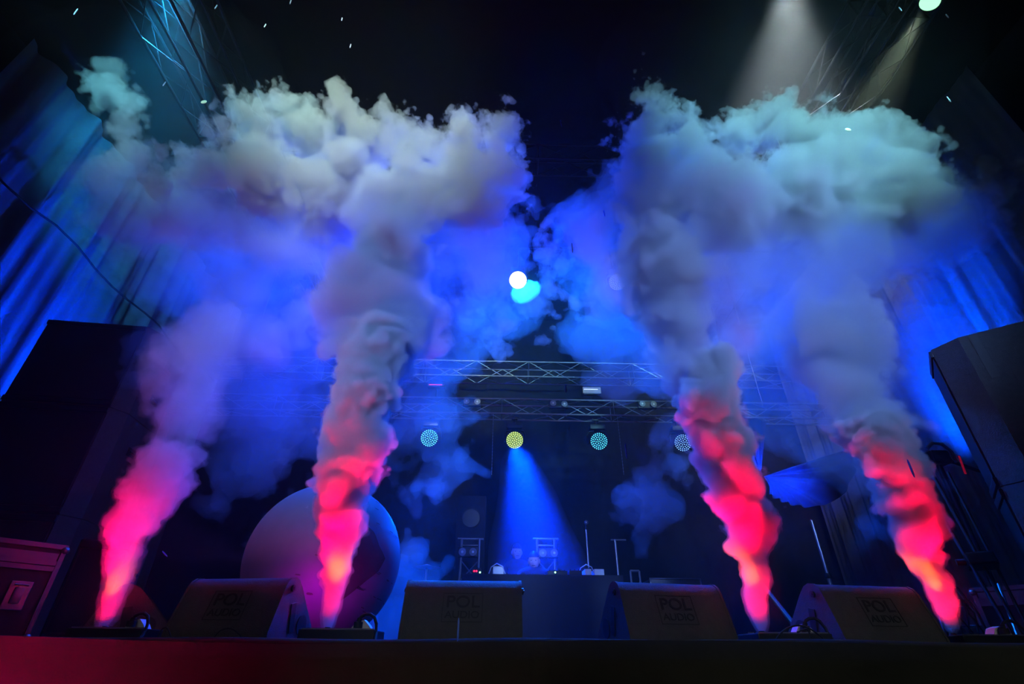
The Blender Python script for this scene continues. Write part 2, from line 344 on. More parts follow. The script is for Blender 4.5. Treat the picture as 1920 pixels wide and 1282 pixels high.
strobe('thin light bar with a red glint at the edge of the left smoke', ((802, 722), (835, 722)), 7.9, 0.06, material('bar_tube', (0.5, 0.1, 0.2), emis=(1.0, 0.02, 0.15), estr=1.2), zb+0.13)
def chain(label, px, y0, y1):
    p = at(px, y0, 8.02); q = at(px, y1, 8.02); t = MB(); n = int((p.z-q.z)/0.055)
    for i in range(n):
        t.sphere((0, 0, -(p.z-q.z)*i/n), 0.014, 1, (0.6, 0.6, 1.4))
    t.cyl((0, 0, 0), (0, 0, q.z-p.z), 0.004, 5)
    o = t.build('hanging_chain', M['steel']); o.location = p; tag(o, label, 'chain')
chain('dotted chain hanging below the truss just left of the yellow-green light', 925, 778, 890)
chain('dotted chain hanging below the truss right of the teal light', 1157, 778, 890)
# lamp at the top right
c = at_z(1744, 3, 7.7); d = Vector((-0.50, 0.30, -0.80)).normalized()
t = thing('spot_light', 'greenish white spotlight shining down at the top right', 'stage light', c)
MB().cyl(-d*0.32, Vector((0, 0, 0)), 0.08, 28, 0.11).build('housing', M['plastic'], t, True)
MB().cyl(-d*0.01, d*0.012, 0.098, 28).build('lens', cell_mat('spot_lens', (0.35, 1.0, 0.5), 1.6), t, True)
MB().tube([Vector((0.13, 0, -0.02))-d*0.15, Vector((0.13, 0, 0.22))-d*0.15, Vector((-0.13, 0, 0.22))-d*0.15, Vector((-0.13, 0, -0.02))-d*0.15], 0.012, 8).build('yoke', M['darkmetal'], t, True)
MB().cyl(Vector((0, 0, 0.22))-d*0.15, Vector((0, 0, 8.8-c.z))-d*0.15, 0.02, 8).build('clamp', M['darkmetal'], t, True)
# ------------------------------------------------------------------ wedge monitors
PROF = [(0.0, 0.0), (0.0, 0.045), (0.008, 0.07), (0.075, 0.255), (0.095, 0.285), (0.125, 0.302), (0.165, 0.308), (0.205, 0.297), (0.25, 0.262), (0.45, 0.07), (0.47, 0.04), (0.47, 0.0)]
TXT_POL = text_mesh('POL', 0.085, 0.0015); TXT_AUD = text_mesh('AUDIO', 0.050, 0.0015)
def monitor(label, x, y, rz, w=0.60, group='wedge monitors along the stage edge', logo=True):
    t = thing('stage_monitor', label, 'stage monitor', (x, y, STAGE), rz, group)
    T = Matrix(((0, 0, 1, -w/2+0.014), (1, 0, 0, 0), (0, 1, 0, 0), (0, 0, 0, 1)))
    MB().prism(PROF, T, w-0.028).build('cabinet', M['speaker'], t, True)
    big = [(a*1.012-0.003, b*1.012) for a, b in PROF]
    for s in (-1, 1):
        T2 = Matrix(((0, 0, 1, s*(w/2-0.007)-0.007), (1, 0, 0, 0), (0, 1, 0, 0), (0, 0, 0, 1)))
        p = MB().prism(big, T2, 0.014); sp = p.build('side_panel', M['speaker'], t, True)
        xs = s*(w/2+0.001)
        h = MB(); h.box((xs, 0.20, 0.12), (0.006, 0.05, 0.14), Matrix.Rotation(math.radians(12), 3, 'X'), 0.002); h.build('handle_recess', M['emboss'], sp)
        h = MB(); h.cyl((xs-s*0.004, 0.31, 0.09), (xs+s*0.003, 0.31, 0.09), 0.05, 24); h.build('connector_plate', M['emboss'], sp, True)
        h = MB(); h.cyl((xs-s*0.004, 0.14, 0.255), (xs+s*0.010, 0.14, 0.255), 0.017, 16); h.cyl((xs, 0.14, 0.255), (xs+s*0.014, 0.14, 0.255), 0.008, 6); h.build('bolt', M['darkmetal'], sp, True)
    # maker's plate on the sloping back, engraving shade painted as dark raised letters
    a = Vector((0, 0.008, 0.07)); b = Vector((0, 0.075, 0.255)); up = (b-a).normalized(); n = Vector((0, -up.z, up.y)); R = Matrix((Vector((1, 0, 0)), up, n)).transposed()
    c = (a+b)/2+n*0.001+up*0.006
    lg = MB()
    for (u, v, sx, sy) in ((0, 0.072, 0.206, 0.003), (0, -0.072, 0.206, 0.003), (0.103, 0, 0.003, 0.147), (-0.103, 0, 0.003, 0.147)):
        lg.box(c+R @ Vector((u, v, 0)), (sx, sy, 0.003), R)
    lo = lg.build('logo_frame', M['emboss'], t)
    for me, v, sx in ((TXT_POL, 0.026, 1.15), (TXT_AUD, -0.038, 1.12)):
        o = bpy.data.objects.new('logo_lettering', me); COL.objects.link(o); o.parent = t
        if not me.materials: me.materials.append(M['emboss'])
        o.matrix_local = Matrix.Translation(c+up*v+n*0.0005) @ R.to_4x4() @ Matrix.Diagonal((sx, 1, 1, 1))
    MB().box((0, 0.36, 0.165), (w-0.06, 0.008, 0.24), Matrix.Rotation(math.radians(45.5), 3, 'X')).build('grille', M['grille'], t)
    return t
YM = 2.90
def mx(px, py=1195, Y=YM): return at(px, py, Y).x
monitor('black wedge monitor at the left, its right side lit violet', (mx(287)+mx(512))/2, YM, math.radians(-9), mx(512)-mx(287)-0.02)
monitor('black wedge monitor left of the gap in the middle of the stage edge', (mx(746)+mx(980))/2, YM, 0, mx(980)-mx(746))
monitor('black wedge monitor right of the gap in the middle of the stage edge', (mx(1181)+mx(1394))/2, YM+0.03, math.radians(10), mx(1394)-mx(1181)+0.02)
monitor('black wedge monitor at the right, between the two red smoke jets', (mx(1582)+mx(1797))/2, YM+0.03, math.radians(8), mx(1797)-mx(1582)+0.01)
monitor('black wedge monitor turned sideways at the far left beside the flight case', at(140, 1180, 3.45).x, 3.55, math.radians(-62), 0.5, None)
# ------------------------------------------------------------------ smoke jet machines
def jet_machine(label, jet, dx, rz, k):
    c = Vector((jet.x+dx, jet.y-0.02, STAGE)); t = thing('smoke_jet_machine', label, 'smoke machine', c, rz, 'flat smoke jet machines')
    MB().box((0, 0, 0.032), (0.38, 0.26, 0.064), bev=0.006).build('housing', M['plastic'], t)
    MB().box((0, -0.1, 0.0665), (0.36, 0.03, 0.005)).build('edge_light_strip', M['steel'], t)  # strip of light along the top edge, built as a pale steel strip
    m = MB(); m.cyl((-dx, 0.02, 0.06), (-dx, 0.02, 0.078), 0.022, 20, 0.014); m.build('nozzle', M['darkmetal'], t, True)
    for s in (-1, 1):
        MB().cyl((-dx+s*0.06, 0.02, 0.06), (-dx+s*0.06, 0.02, 0.072), 0.016, 16).build('led_lamp', M['glass'], t, True)
    x0 = 0.10 if dx > 0 else 0.10
    w = MB(); w.prism([(-0.055, 0), (-0.03, 0.035), (0.012, 0.045), (0.04, 0.02), (0.055, 0)], Matrix(((1, 0, 0, x0), (0, 0, 1, -0.05), (0, 1, 0, 0.065), (0, 0, 0, 1))), 0.06); w.build('power_socket', M['white'], t)
    pl = MB(); pl.cyl((x0-0.01, -0.075, 0.072), (x0-0.01, -0.075, 0.098), 0.022, 20); pl.cyl((x0-0.01, -0.075, 0.098), (x0-0.005, -0.075, 0.115), 0.012, 12); pl.build('plug', M['rubber'], t, True)
    cb = [Vector((x0-0.008, -0.075, 0.108)), Vector((x0, -0.078, 0.122)), Vector((x0+0.02, -0.08, 0.133)), Vector((x0+0.045, -0.082, 0.134)), Vector((x0+0.07, -0.085, 0.12)), Vector((x0+0.085, -0.09, 0.09)), Vector((x0+0.092, -0.1, 0.05)), Vector((x0+0.10, -0.14, 0.012)), Vector((x0+0.16, -0.2, 0.009))]
    MB().tube(cb, 0.008, 8).build('power_cable', M['rubber'], t, True)
    return t
jet_machine('flat black smoke machine at the far left under the dim pink column', JETS[0], 0.10, 0, 0)
jet_machine('flat black smoke machine under the pink column by the globe, curved black cable', JETS[1], 0.09, 0, 1)
jet_machine('flat black smoke machine between the two right monitors under the red column', JETS[2], 0.10, 0, 2)
jet_machine('flat black smoke machine at the right end under the leaning pink column', JETS[3], 0.12, 0, 3)
def cable(label, pts, Y, r=0.004):
    P = [at(a, b, Y) for a, b in pts]
    for p in P: p.z = max(p.z, STAGE+r)
    # smooth
    Q = []
    for i in range(len(P)-1):
        p0, p1, p2, p3 = P[max(i-1, 0)], P[i], P[i+1], P[min(i+2, len(P)-1)]
        for k in range(6):
            s = k/6; Q.append(0.5*((2*p1)+(-p0+p2)*s+(2*p0-5*p1+4*p2-p3)*s*s+(-p0+3*p1-3*p2+p3)*s**3))
    Q.append(P[-1]); tag(MB().tube(Q, r, 8).build('loose_cable', M['rubber'], None, True), label, 'cable')
cable('black cable looping up in front of the right-end wedge monitor', [(1450, 1206), (1468, 1183), (1490, 1173), (1512, 1175), (1535, 1190), (1552, 1206)], 2.72)
cable('shorter black cable loop inside the larger one by the right monitor', [(1495, 1185), (1512, 1179), (1519, 1190), (1523, 1206)], 2.70)
cable('thin cable arching off the deck before the left wedge monitor', [(395, 1206), (412, 1183), (430, 1178), (446, 1186), (458, 1206)], 2.72, 0.003)
cable('small cable arch beside the far left smoke machine', [(292, 1206), (303, 1180), (314, 1178), (322, 1206)], 2.72, 0.003)
# ------------------------------------------------------------------ globe
gc = at(608, 1052, 4.15); gr = 0.565; gc.z = STAGE+gr-0.005
gm = material('globe_ocean', (0.13, 0.16, 0.24), 0.6, mottle=0.15); gl = material('globe_land', (0.05, 0.045, 0.06), 0.5, mottle=0.3)
g = thing('inflatable_globe', 'large ball printed as a world globe behind the pink smoke column', 'globe', gc)
m = MB(); bmesh.ops.create_uvsphere(m.bm, u_segments=96, v_segments=64, radius=gr); m.build('ball', gm, g, True)
def patch(poly, lon0, lat0, name, lift=0.004):
    """a land mass: outline in degrees laid on the ball"""
    bm = bmesh.new(); vs = [bm.verts.new((a, b, 0)) for a, b in poly]; f = bm.faces.new(vs)
    bmesh.ops.triangulate(bm, faces=[f]); bmesh.ops.subdivide_edges(bm, edges=bm.edges[:], cuts=5, use_grid_fill=True)
    for v in bm.verts:
        lo, la = math.radians(v.co.x+lon0), math.radians(v.co.y+lat0); r_ = gr+lift
        v.co = (r_*math.cos(la)*math.sin(lo), -r_*math.cos(la)*math.cos(lo), r_*math.sin(la))
    mm = MB(); mm.bm.free(); mm.bm = bm; return mm.build(name, gl, g)
SA = [(-8,10),(0,12),(10,8),(17,0),(26,-6),(23,-16),(16,-24),(9,-34),(3,-42),(1,-52),(-3,-55),(-5,-45),(-6,-30),(-8,-18),(-16,-6),(-12,3)]
NA = [(-78,60),(-50,68),(-28,70),(-10,62),(4,52),(-6,44),(-14,34),(-22,28),(-20,20),(-12,14),(-7,9),(-14,10),(-26,16),(-36,22),(-44,34),(-54,48),(-66,56)]
AF = [(-15,15),(-6,34),(10,36),(28,31),(38,14),(50,11),(41,-3),(36,-20),(25,-34),(17,-32),(11,-15),(8,4),(-8,5)]
patch(SA, 30, 5, 'land_mass'); patch(NA, 36, 8, 'land_mass'); patch(AF, 108, 0, 'land_mass')
lm = MB(); rnd = random.Random(5)
for i in range(70):
    la = math.radians(rnd.choice([46, 41, 35, 28, 20, -12, -25, -36])+rnd.uniform(-1, 1)); lo = math.radians(rnd.uniform(-10, 88)); r_ = gr+0.006
    p = Vector((r_*math.cos(la)*math.sin(lo), -r_*math.cos(la)*math.cos(lo), r_*math.sin(la))); R = p.to_track_quat('Z', 'Y').to_matrix()
    lm.box(p, (rnd.uniform(0.02, 0.05), 0.005, 0.002), R)
lm.build('coastline_marks', gl, g)
g.rotation_euler = (math.radians(-8), math.radians(6), math.radians(8))
# ------------------------------------------------------------------ speakers and cases
def loudspeaker(name, label, loc, rz, size, cat='loudspeaker', stripes=False, cut=0.10):
    w, d, h = size; t = thing(name, label, cat, loc, rz)
    poly = [(-w/2, cut*1.6), (-w/2+cut, 0), (w/2-cut, 0), (w/2, cut*1.6), (w/2, d), (-w/2, d)]
    T = Matrix(((1, 0, 0, 0), (0, 1, 0, 0), (0, 0, 1, 0), (0, 0, 0, 1)))
    MB().prism(poly, T, h).build('cabinet', M['speaker'], t)
    MB().box((0, -0.006, h/2), (w-2*cut-0.03, 0.012, h-0.14)).build('grille', M['grille'], t)
    for z in (0.035, h-0.035): MB().box((0, -0.01, z), (w-2*cut, 0.02, 0.05), bev=0.004).build('grille_rail', M['darkmetal'], t)
    for s in (-1, 1):
        for zz in (0.3, 0.7):
            b = MB(); b.box((s*(w/2), d*0.62, h*zz), (0.012, 0.16, 0.09), bev=0.004); hh = b.build('handle_plate', M['emboss'], t)
            MB().cyl((s*(w/2+0.012), d*0.55, h*zz), (s*(w/2+0.012), d*0.69, h*zz), 0.011, 10).build('grip', M['rubber'], hh, True)
    if stripes:
        for zz, dd in ((0.9, 0.30), (0.62, 0.45)):
            MB().box((w/2+0.001, d*dd, h*zz-0.08), (0.004, 0.05, 0.34)).build('tape_strip', material('tape', (0.06, 0.06, 0.05), 0.6), t)
    return t
q = at(1782, 618, 3.0)
# right side fill: two cabinets stacked, fronts turned to the stage
for i, (z0, hh, lab) in enumerate(((2.41, 1.03, 'tall black loudspeaker with a perforated grille, topmost of the stack at the right edge'),
                                   (1.5, 0.905, 'black bass cabinet under the tall loudspeaker at the right edge'))):
    rz = math.radians(-128)
    w_, d_ = 0.62, 0.80
    # near corner of the grille side at (3.12, 3.0)
    R = Matrix.Rotation(rz, 3, 'Z'); corner = R @ Vector((w_/2, 0.10, 0)); 
    loudspeaker('side_fill_speaker', lab, (3.26-corner.x+0.0, 3.02-corner.y, z0), rz, (w_, d_, hh), stripes=(i == 0))
# left side: tall stack of cabinets
p = at(75, 598, 4.6)
for i, (za, zb_) in enumerate(((1.5, 2.5), (2.505, 3.55), (3.555, p.z))):
    loudspeaker('stacked_speaker', ('black bass cabinet at the foot of the dark speaker stack on the left', 'middle black cabinet of the dark speaker stack on the left',
                'topmost black cabinet of the dark stack in front of the blue left curtain')[i], (p.x+0.60, 4.66, za), math.radians(6), (1.2, 0.75, zb_-za))
k = at(150, 1004, 3.9)
loudspeaker('floor_speaker', 'black floor loudspeaker beside the far left smoke jet', (at(172, 1090, 3.95).x, 3.95, STAGE), math.radians(20), (0.36, 0.4, k.z-STAGE-0.02), cut=0.03)
def flight_case(label, loc, rz, size, latches=2, tilt=0):
    w, d, h = size; t = thing('flight_case', label, 'flight case', loc, rz, None); t.rotation_euler = (0, tilt, rz)
    MB().box((0, d/2, h/2), (w-0.01, d-0.01, h-0.01)).build('body', M['casewood'], t)
    e = MB()
    for z in (0.012, h-0.012, h*0.74, h*0.80):
        e.box((0, 0, z), (w, 0.02, 0.028)); e.box((0, d, z), (w, 0.02, 0.028))
        for s in (-1, 1): e.box((s*w/2, d/2, z), (0.02, d, 0.028))
    for s in (-1, 1):
        for y in (0, d): e.box((s*(w/2-0.004), y, h/2), (0.026, 0.026, h-0.002))
    e.build('aluminium_edging', M['alu'], t)
    MB().box((0, -0.006, h*0.86), (w-0.05, 0.008, 0.05)).build('lid_band', M['alu'], t)
    for i in range(latches):
        x = (i-(latches-1)/2)*w*0.5
        l = MB(); l.box((x, -0.012, h*0.45), (0.11, 0.012, 0.16), bev=0.004); lo = l.build('latch', M['steel'], t)
        l = MB(); l.box((x, -0.02, h*0.45), (0.05, 0.012, 0.09), bev=0.004); l.cyl((x-0.035, -0.02, h*0.45+0.06), (x+0.035, -0.02, h*0.45+0.06), 0.006, 8); l.build('butterfly_catch', M['alu'], lo, True)
    for s in (-1, 1):
        for y in (0, d):
            for z in (0.03, h-0.03): MB().sphere((s*w/2, y, z), 0.026, 2).build('ball_corner', M['steel'], t, True)
    return t
fc = at(38, 1180, 3.5); ft = at(70, 1040, 3.5)
flight_case('flight case with aluminium edges and two latches at the far left', (at(46, 1182, 3.6).x-0.18, 3.42, STAGE), math.radians(50), (0.56, 0.5, 0.56))
fr = at(1890, 1190, 3.9)
flight_case('flight case with blue-lit metal edge low at the right', (fr.x+0.34, 3.9, STAGE), math.radians(-50), (0.7, 0.5, 0.42), 1)
# ------------------------------------------------------------------ right: leaning bundle of stand poles, rack of gear
a0 = at(1745, 880, 3.7); a1 = at(1925, 1205, 3.3); a1.z = STAGE+0.02
st = thing('folded_light_stand', 'dark stand of bundled poles leaning at the right edge', 'light stand', (a1.x, a1.y, STAGE))
dv = (a0-a1); off = [(-0.05, 0, 0), (-0.025, 0.03, 0), (0, 0, 0), (0.03, 0.03, 0), (0.055, 0, 0)]
for i, o_ in enumerate(off):
    o_ = Vector(o_); spread = Vector(((i-2)*0.035, (i % 2)*0.05, 0))
    MB().cyl(o_*1.0+Vector((0, 0, 0.0)), dv+o_+spread, 0.0095, 10).build('pole', M['darkmetal'], st, True)
nm = dv*0.43; R = dv.to_track_quat('Z', 'Y').to_matrix()
MB().box(nm, (0.16, 0.10, 0.085), R, 0.012).build('clamp_collar', M['plastic'], st)
MB().cyl(nm+R @ Vector((0.08, 0, 0)), nm+R @ Vector((0.13, 0, 0)), 0.02, 12).build('knob', M['rubber'], st, True)
for j, (pa, pb) in enumerate((((1872, 1095), (1910, 1196)), ((1890, 1000), (1925, 1060)))):
    A, B = at(*pa, 3.6), at(*pb, 3.45); B.z = max(B.z, STAGE+0.01)
    if j == 0:
        tag(MB().cyl(A, B, 0.010, 10).build('stand_leg_tube', M['steel'], None, True), 'thin bright tube standing beside the leaning stand at the right edge', 'tube')
# gear rack with hanging cables
gx = at(1812, 1190, 4.1); gt = thing('cable_rack', 'low rack of gear and hanging cables with blue glints right of the far jet', 'equipment rack', (gx.x, 4.1, STAGE))
f = MB(); 
for s in (-1, 1):
    f.tube([(s*0.16, 0, 0), (s*0.14, 0, 0.25), (s*0.09, 0.02, 0.42), (0, 0.02, 0.47)], 0.013, 8)
f.cyl((-0.155, 0, 0.16), (0.155, 0, 0.16), 0.01, 8); f.build('frame', M['steel'], gt, True)
for i, (x, z) in enumerate(((-0.1, 0.24), (0.02, 0.31), (-0.09, 0.12), (0.07, 0.09))):
    u = MB(); u.box((x, -0.02, z), (0.10, 0.07, 0.045), bev=0.004); uu = u.build('unit', M['steel'], gt)
rn = random.Random(3)
for i in range(6):
    x = rn.uniform(-0.13, 0.13); MB().tube([(x, -0.05, 0.33), (x+rn.uniform(-.03, .03), -0.08, 0.24), (x+rn.uniform(-.06, .06), -0.07, 0.12), (x+rn.uniform(-.09, .09), -0.1, 0.006)], 0.006, 6).build('cable', M['rubber'], gt, True)
def pole(name, label, cat, p0, p1, r, mat=M['steel'], foot=True, head=None):
    p1 = Vector(p1); p0 = Vector(p0); t = thing(name, label, cat, p0)
    d = p1-p0; MB().cyl((0, 0, 0.0), d*0.55, r*1.35, 10).build('lower_tube', mat, t, True); MB().cyl(d*0.55, d, r, 10).build('upper_tube', mat, t, True)
    MB().cyl(d*0.53, d*0.57, r*2.2, 12).build('collar', M['plastic'], t, True)
    if foot:
        for k in range(3):
            a = k*2.094+0.4; MB().cyl(Vector((0, 0, 0.16)), Vector((math.cos(a)*0.26, math.sin(a)*0.26, 0.012)), r*0.9, 8).build('leg', mat, t, True)
    if head: head(t, d)
    return t
A = at(1557, 1097, 5.6); B = at(1521, 975, 5.6)
pole('upright_stand', 'slim upright stand with a blue-lit edge right of the red smoke jet', 'stand', (B.x, 5.6, STAGE), (B.x, 5.6, B.z), 0.016)
A = at(1443, 1095, 5.2); B = at(1512, 1175, 4.6)
tag(MB().cyl((B.x, 4.6, STAGE+0.03), (A.x-0.06, 5.4, A.z+0.15), 0.024, 12).build('leaning_pipe', M['darkmetal'], None, True), 'thick dark pipe leaning behind the red smoke jet', 'pipe')
# far rig arm seen in the gap left of the tall speaker
rg = at(1755, 860, 5.7)
rt = thing('camera_crane_head', 'dark rigged device with a small red strip left of the tall speaker', 'rigged device', rg)
m = MB(); m.box((0, 0, 0), (0.22, 0.2, 0.16), bev=0.03); m.cyl((-0.2, 0, 0.02), (-0.1, 0, 0.02), 0.05, 14); m.build('body', M['plastic'], rt, True)
MB().tube([(-0.12, -0.08, 0.10), (-0.05, -0.1, 0.16), (0.06, -0.1, 0.15), (0.15, -0.08, 0.06), (0.18, -0.06, -0.06)], 0.02, 8).build('cable', M['steel'], rt, True)
MB().box((0.20, -0.09, -0.10), (0.02, 0.01, 0.22), Matrix.Rotation(0.12, 3, 'Y')).build('red_strip', material('red_strip', (0.4, 0.0, 0.02), emis=(1, 0.01, 0.05), estr=0.15), rt)
MB().cyl((0, 0, -0.05), (0, 0, STAGE-rg.z), 0.03, 12).build('pole', M['darkmetal'], rt, True)
MB().cyl((0, 0.02, 0.05), (0.7, 0.2, -0.09), 0.022, 10).build('boom', M['darkmetal'], rt, True)
# ------------------------------------------------------------------ gathered cloth pinned up at the right rear
pin = at(1432, 893, 6.6); endp = at(1553, 866, 6.6)
ct = thing('bunched_cloth', 'black cloth pinned up in a fan of folds, lit blue, behind the red smoke column', 'cloth', pin)
def fan(u, v):
    a = math.radians(8-108*u); rr = v*(1.0+0.45*math.cos(u*3.0))*0.9*(1.0-0.45*u)
    w = 0.08*v**0.7*math.sin(u*46+2*math.sin(u*9))*(1-0.4*v)+0.12*math.sin(v*2.2)
    return Vector((math.cos(a)*rr, -w, math.sin(a)*rr+0.20*v*(1-u)))
MB().grid(fan, 150, 24, 0.008).build('folds', M['drape'], ct, True)
def tail(u, v):
    a = math.radians(70+40*u); rr = v*0.9
    return Vector((math.cos(a)*rr-0.0, 0.03*math.sin(u*20)*v+0.1, math.sin(a)*rr))
MB().grid(tail, 60, 16, 0.008).build('upper_folds', M['drape'], ct, True)
MB().cyl((0, 0.06, 0), Vector((pin.x, 7.25, zm))-pin, 0.008, 6).build('tie_cord', M['rubber'], ct, True)
# ------------------------------------------------------------------ DJ desk, gear and people
DY = 7.0
xl, xr = at(868, 1080, DY).x, at(1165, 1080, DY).x; zt = at(1010, 1078, DY).z
dk = thing('dj_desk', 'long desk under a plain dark cloth at the back of the stage', 'table', ((xl+xr)/2, DY, STAGE)); L = xr-xl; hT = zt-STAGE
MB().box((0, 0.16, hT-0.02), (L, 0.40, 0.04), bev=0.006).build('table_top', M['plastic'], dk)
def df(u, v):
    x = -L/2-0.01+(L+0.02)*u; return Vector((x, -0.045-0.02*v-0.012*math.sin(x*9+1.0)*v-0.008*math.sin(x*23)*v, hT+0.003-(hT-0.004)*v))
MB().grid(df, 160, 12, 0.006).build('front_cloth', material('desk_cloth', (0.07, 0.07, 0.08), 0.9), dk, True)
for sx in (-1, 1):
    for y in (0.0, 0.32): MB().cyl((sx*(L/2-0.08), y, 0), (sx*(L/2-0.08), y, hT-0.04), 0.02, 10).build('leg', M['darkmetal'], dk, True)
def dpx(px): return at(px, 1077, DY+0.2).x
def gear(name, label, cat, px0, px1, h, y=0.2, mat='plastic', extra=None):
    x0, x1 = dpx(px0), dpx(px1); t = thing(name, label, cat, ((x0+x1)/2, DY+y, zt+0.001)); w = x1-x0
    MB().box((0, 0, h/2), (w, 0.26, h), bev=0.006).build('body', M[mat], t)
    if extra: extra(t, w, h)
    return t
def knobs(n, rows=1, col='darkmetal'):
    def fnn(t, w, h):
        for r_ in range(rows):
            for i in range(n):
                x = -w/2+w*(i+0.5)/n; MB().cyl((x, -0.07+0.08*r_, h), (x, -0.07+0.08*r_, h+0.016), 0.010, 10).build('knob', M[col], t, True)
    return fnn
def leds(lst):
    def fnn(t, w, h):
        knobs(4)(t, w, h)
        for x, z, c_ in lst: MB().sphere((x, -0.133, z), 0.011, 2).build('indicator_led', M[c_], t, True)
    return fnn
gear('dj_player', 'small deck unit with two red lights at the left end of the desk', 'dj gear', 886, 903, 0.07, 0.1, extra=leds([(-0.03, 0.035, 'redled'), (0.0, 0.035, 'redled'), (0.045, 0.02, 'greenled')]))
gear('patch_box', 'pale box of gear standing on the left part of the desk', 'equipment box', 924, 944, 0.10, 0.12, 'steel', knobs(3))
gear('dj_mixer', 'low mixer with a green light in the middle of the desk', 'dj gear', 1024, 1060, 0.05, 0.1, extra=leds([(-0.03, 0.03, 'greenled')]))
gear('dj_player', 'flat player to the right of the mixer on the desk', 'dj gear', 1064, 1086, 0.06, 0.12, extra=knobs(3))
gear('white_box', 'white box left of the microphone stand at the right end of the desk', 'equipment box', 1092, 1104, 0.075, 0.1, 'white', knobs(2))
gear('white_box', 'white box at the far right end of the desk', 'equipment box', 1109, 1127, 0.075, 0.1, 'white', knobs(2))
for px, lab in ((934, 'white cable curling over the pale box on the desk'), (1098, 'thin cable arching between the two white boxes')):
    x = dpx(px); tag(MB().tube([(x-0.12, DY+0.0, zt+0.012), (x-0.09, DY-0.0, zt+0.09), (x-0.02, DY-0.02, zt+0.13), (x+0.05, DY-0.01, zt+0.10), (x+0.09, DY+0.0, zt+0.012)], 0.007, 8).build('desk_cable', M['white'], None, True), lab, 'cable')
def mic(t, d):
    MB().cyl(d, d+Vector((0.0, -0.05, 0.07)), 0.014, 12, 0.018).build('microphone_body', M['plastic'], t, True)
    MB().sphere(d+Vector((0, -0.056, 0.085)), 0.032, 2).build('microphone_head', M['steel'], t, True)
ms = at(1103, 990, 7.5); pole('microphone_stand', 'microphone stand rising behind the right end of the desk', 'microphone stand', (ms.x, 7.7, STAGE), (ms.x, 7.7, at(1103, 992, 7.7).z), 0.012, head=mic)
pb = at(1153, 1012, 7.6); pole('upright_stand', 'tall thin stand with a short top bar right of the microphone stand', 'stand', (pb.x, 7.6, STAGE), (pb.x, 7.6, pb.z), 0.016,
     head=lambda t, d: MB().cyl(d+Vector((-0.06, 0, 0)), d+Vector((0.16, 0, 0)), 0.012, 8).build('top_bar', M['steel'], t, True))
def lamp_tower(label, px, pw, ytop, lamps, Y):
    a, b = at(px, ytop, Y), at(px+pw, ytop, Y); w = b.x-a.x; t = thing('lamp_frame', label, 'lamp frame', ((a.x+b.x)/2, Y, STAGE)); hT_ = a.z-STAGE
    for s in (-1, 1): MB().cyl((s*w/2, 0, 0), (s*w/2, 0, hT_), 0.020, 10).build('post', M['alu'], t, True)
    MB().cyl((-w/2-0.06, 0, hT_), (w/2+0.06, 0, hT_), 0.016, 10).build('top_bar', M['alu'], t, True)
    MB().cyl((-w/2, 0, hT_-0.09), (w/2, 0, hT_-0.09), 0.013, 10).build('cross_bar', M['alu'], t, True)
    zc_ = at(px, 1050, Y).z-STAGE
    for s in (-1, 1): MB().cyl((-s*w/2, 0, zc_), (s*w/2, 0.0, zc_-0.28), 0.009, 8).build('diagonal_brace', M['alu'], t, True)
    MB().cyl((-w/2, 0, 0.1), (w/2, 0, 0.1), 0.013, 10).build('cross_bar', M['alu'], t, True)
    return t
lamp_tower('metal frame with crossed braces at the left end of the desk, holding two round lamps', 866, 33, 1010, None, 7.75)
lamp_tower('metal frame behind the people at the desk, holding two round lamps', 1007, 32, 1010, None, 7.75)
blinder('twin round lamps on the metal frame at the left end of the desk', ((867, 1034), (887, 1034)), 7.66)
blinder('twin round lamps on the metal frame behind the shorter person', ((1018, 1036), (1039, 1036)), 7.66)
bx = at(883, 970, 8.3)
sp = thing('rear_loudspeaker', 'dark loudspeaker with a round cone standing above the left lamp frame', 'loudspeaker', (bx.x, 8.35, STAGE))
MB().box((0, 0.2, (bx.z-STAGE)/2), (0.46, 0.4, bx.z-STAGE+0.36), bev=0.01).build('cabinet', M['backdrop'], sp); sp.location.z += 0.18
MB().cyl((0, 0.0, bx.z-STAGE-0.18), (0, -0.012, bx.z-STAGE-0.18), 0.14, 32).build('cone_ring', M['darkmetal'], sp, True)
# lit cymbal on its stand
cx = at(800, 1064, 6.6)
def cym(t, d):
    m = MB()
    def fn(u, v):
        a = u*2*math.pi; r_ = 0.012+v*0.155; return d+Vector((math.cos(a)*r_, math.sin(a)*r_, 0.035*(1-v)**1.5+0.004))
    m.grid(fn, 48, 8, 0.003); o = m.build('cymbal', material('pale_cymbal', (0.55, 0.55, 0.6), 0.35, 0.3), t, True)
pole('cymbal_stand', 'pale cymbal on a stand, lit blue, right of the globe', 'cymbal', (cx.x, 6.6, STAGE), (cx.x, 6.6, cx.z), 0.014, head=cym)
s2 = at(1190, 1070, 7.3)
lf = thing('low_frame', 'low metal frame with a slanted brace right of the desk', 'metal frame', (s2.x, 7.3, STAGE)); hh = s2.z-STAGE
for x in (-0.06, 0.06): MB().cyl((x, 0, 0), (x, 0, hh), 0.014, 8).build('post', M['alu'], lf, True)
MB().cyl((-0.06, 0, 0.25), (0.06, 0, hh-0.1), 0.009, 8).build('brace', M['alu'], lf, True)
MB().cyl((-0.06, 0, hh), (0.06, 0, hh), 0.014, 8).build('top_bar', M['alu'], lf, True)
dr = at(1265, 1085, 6.9); tb = thing('side_case', 'dark equipment case with a thin metal rim right of the low frame', 'equipment case', (dr.x, 6.9, STAGE))
MB().box((0, 0.2, (dr.z-STAGE)/2), (0.62, 0.4, dr.z-STAGE), bev=0.01).build('body', M['casewood'], tb)
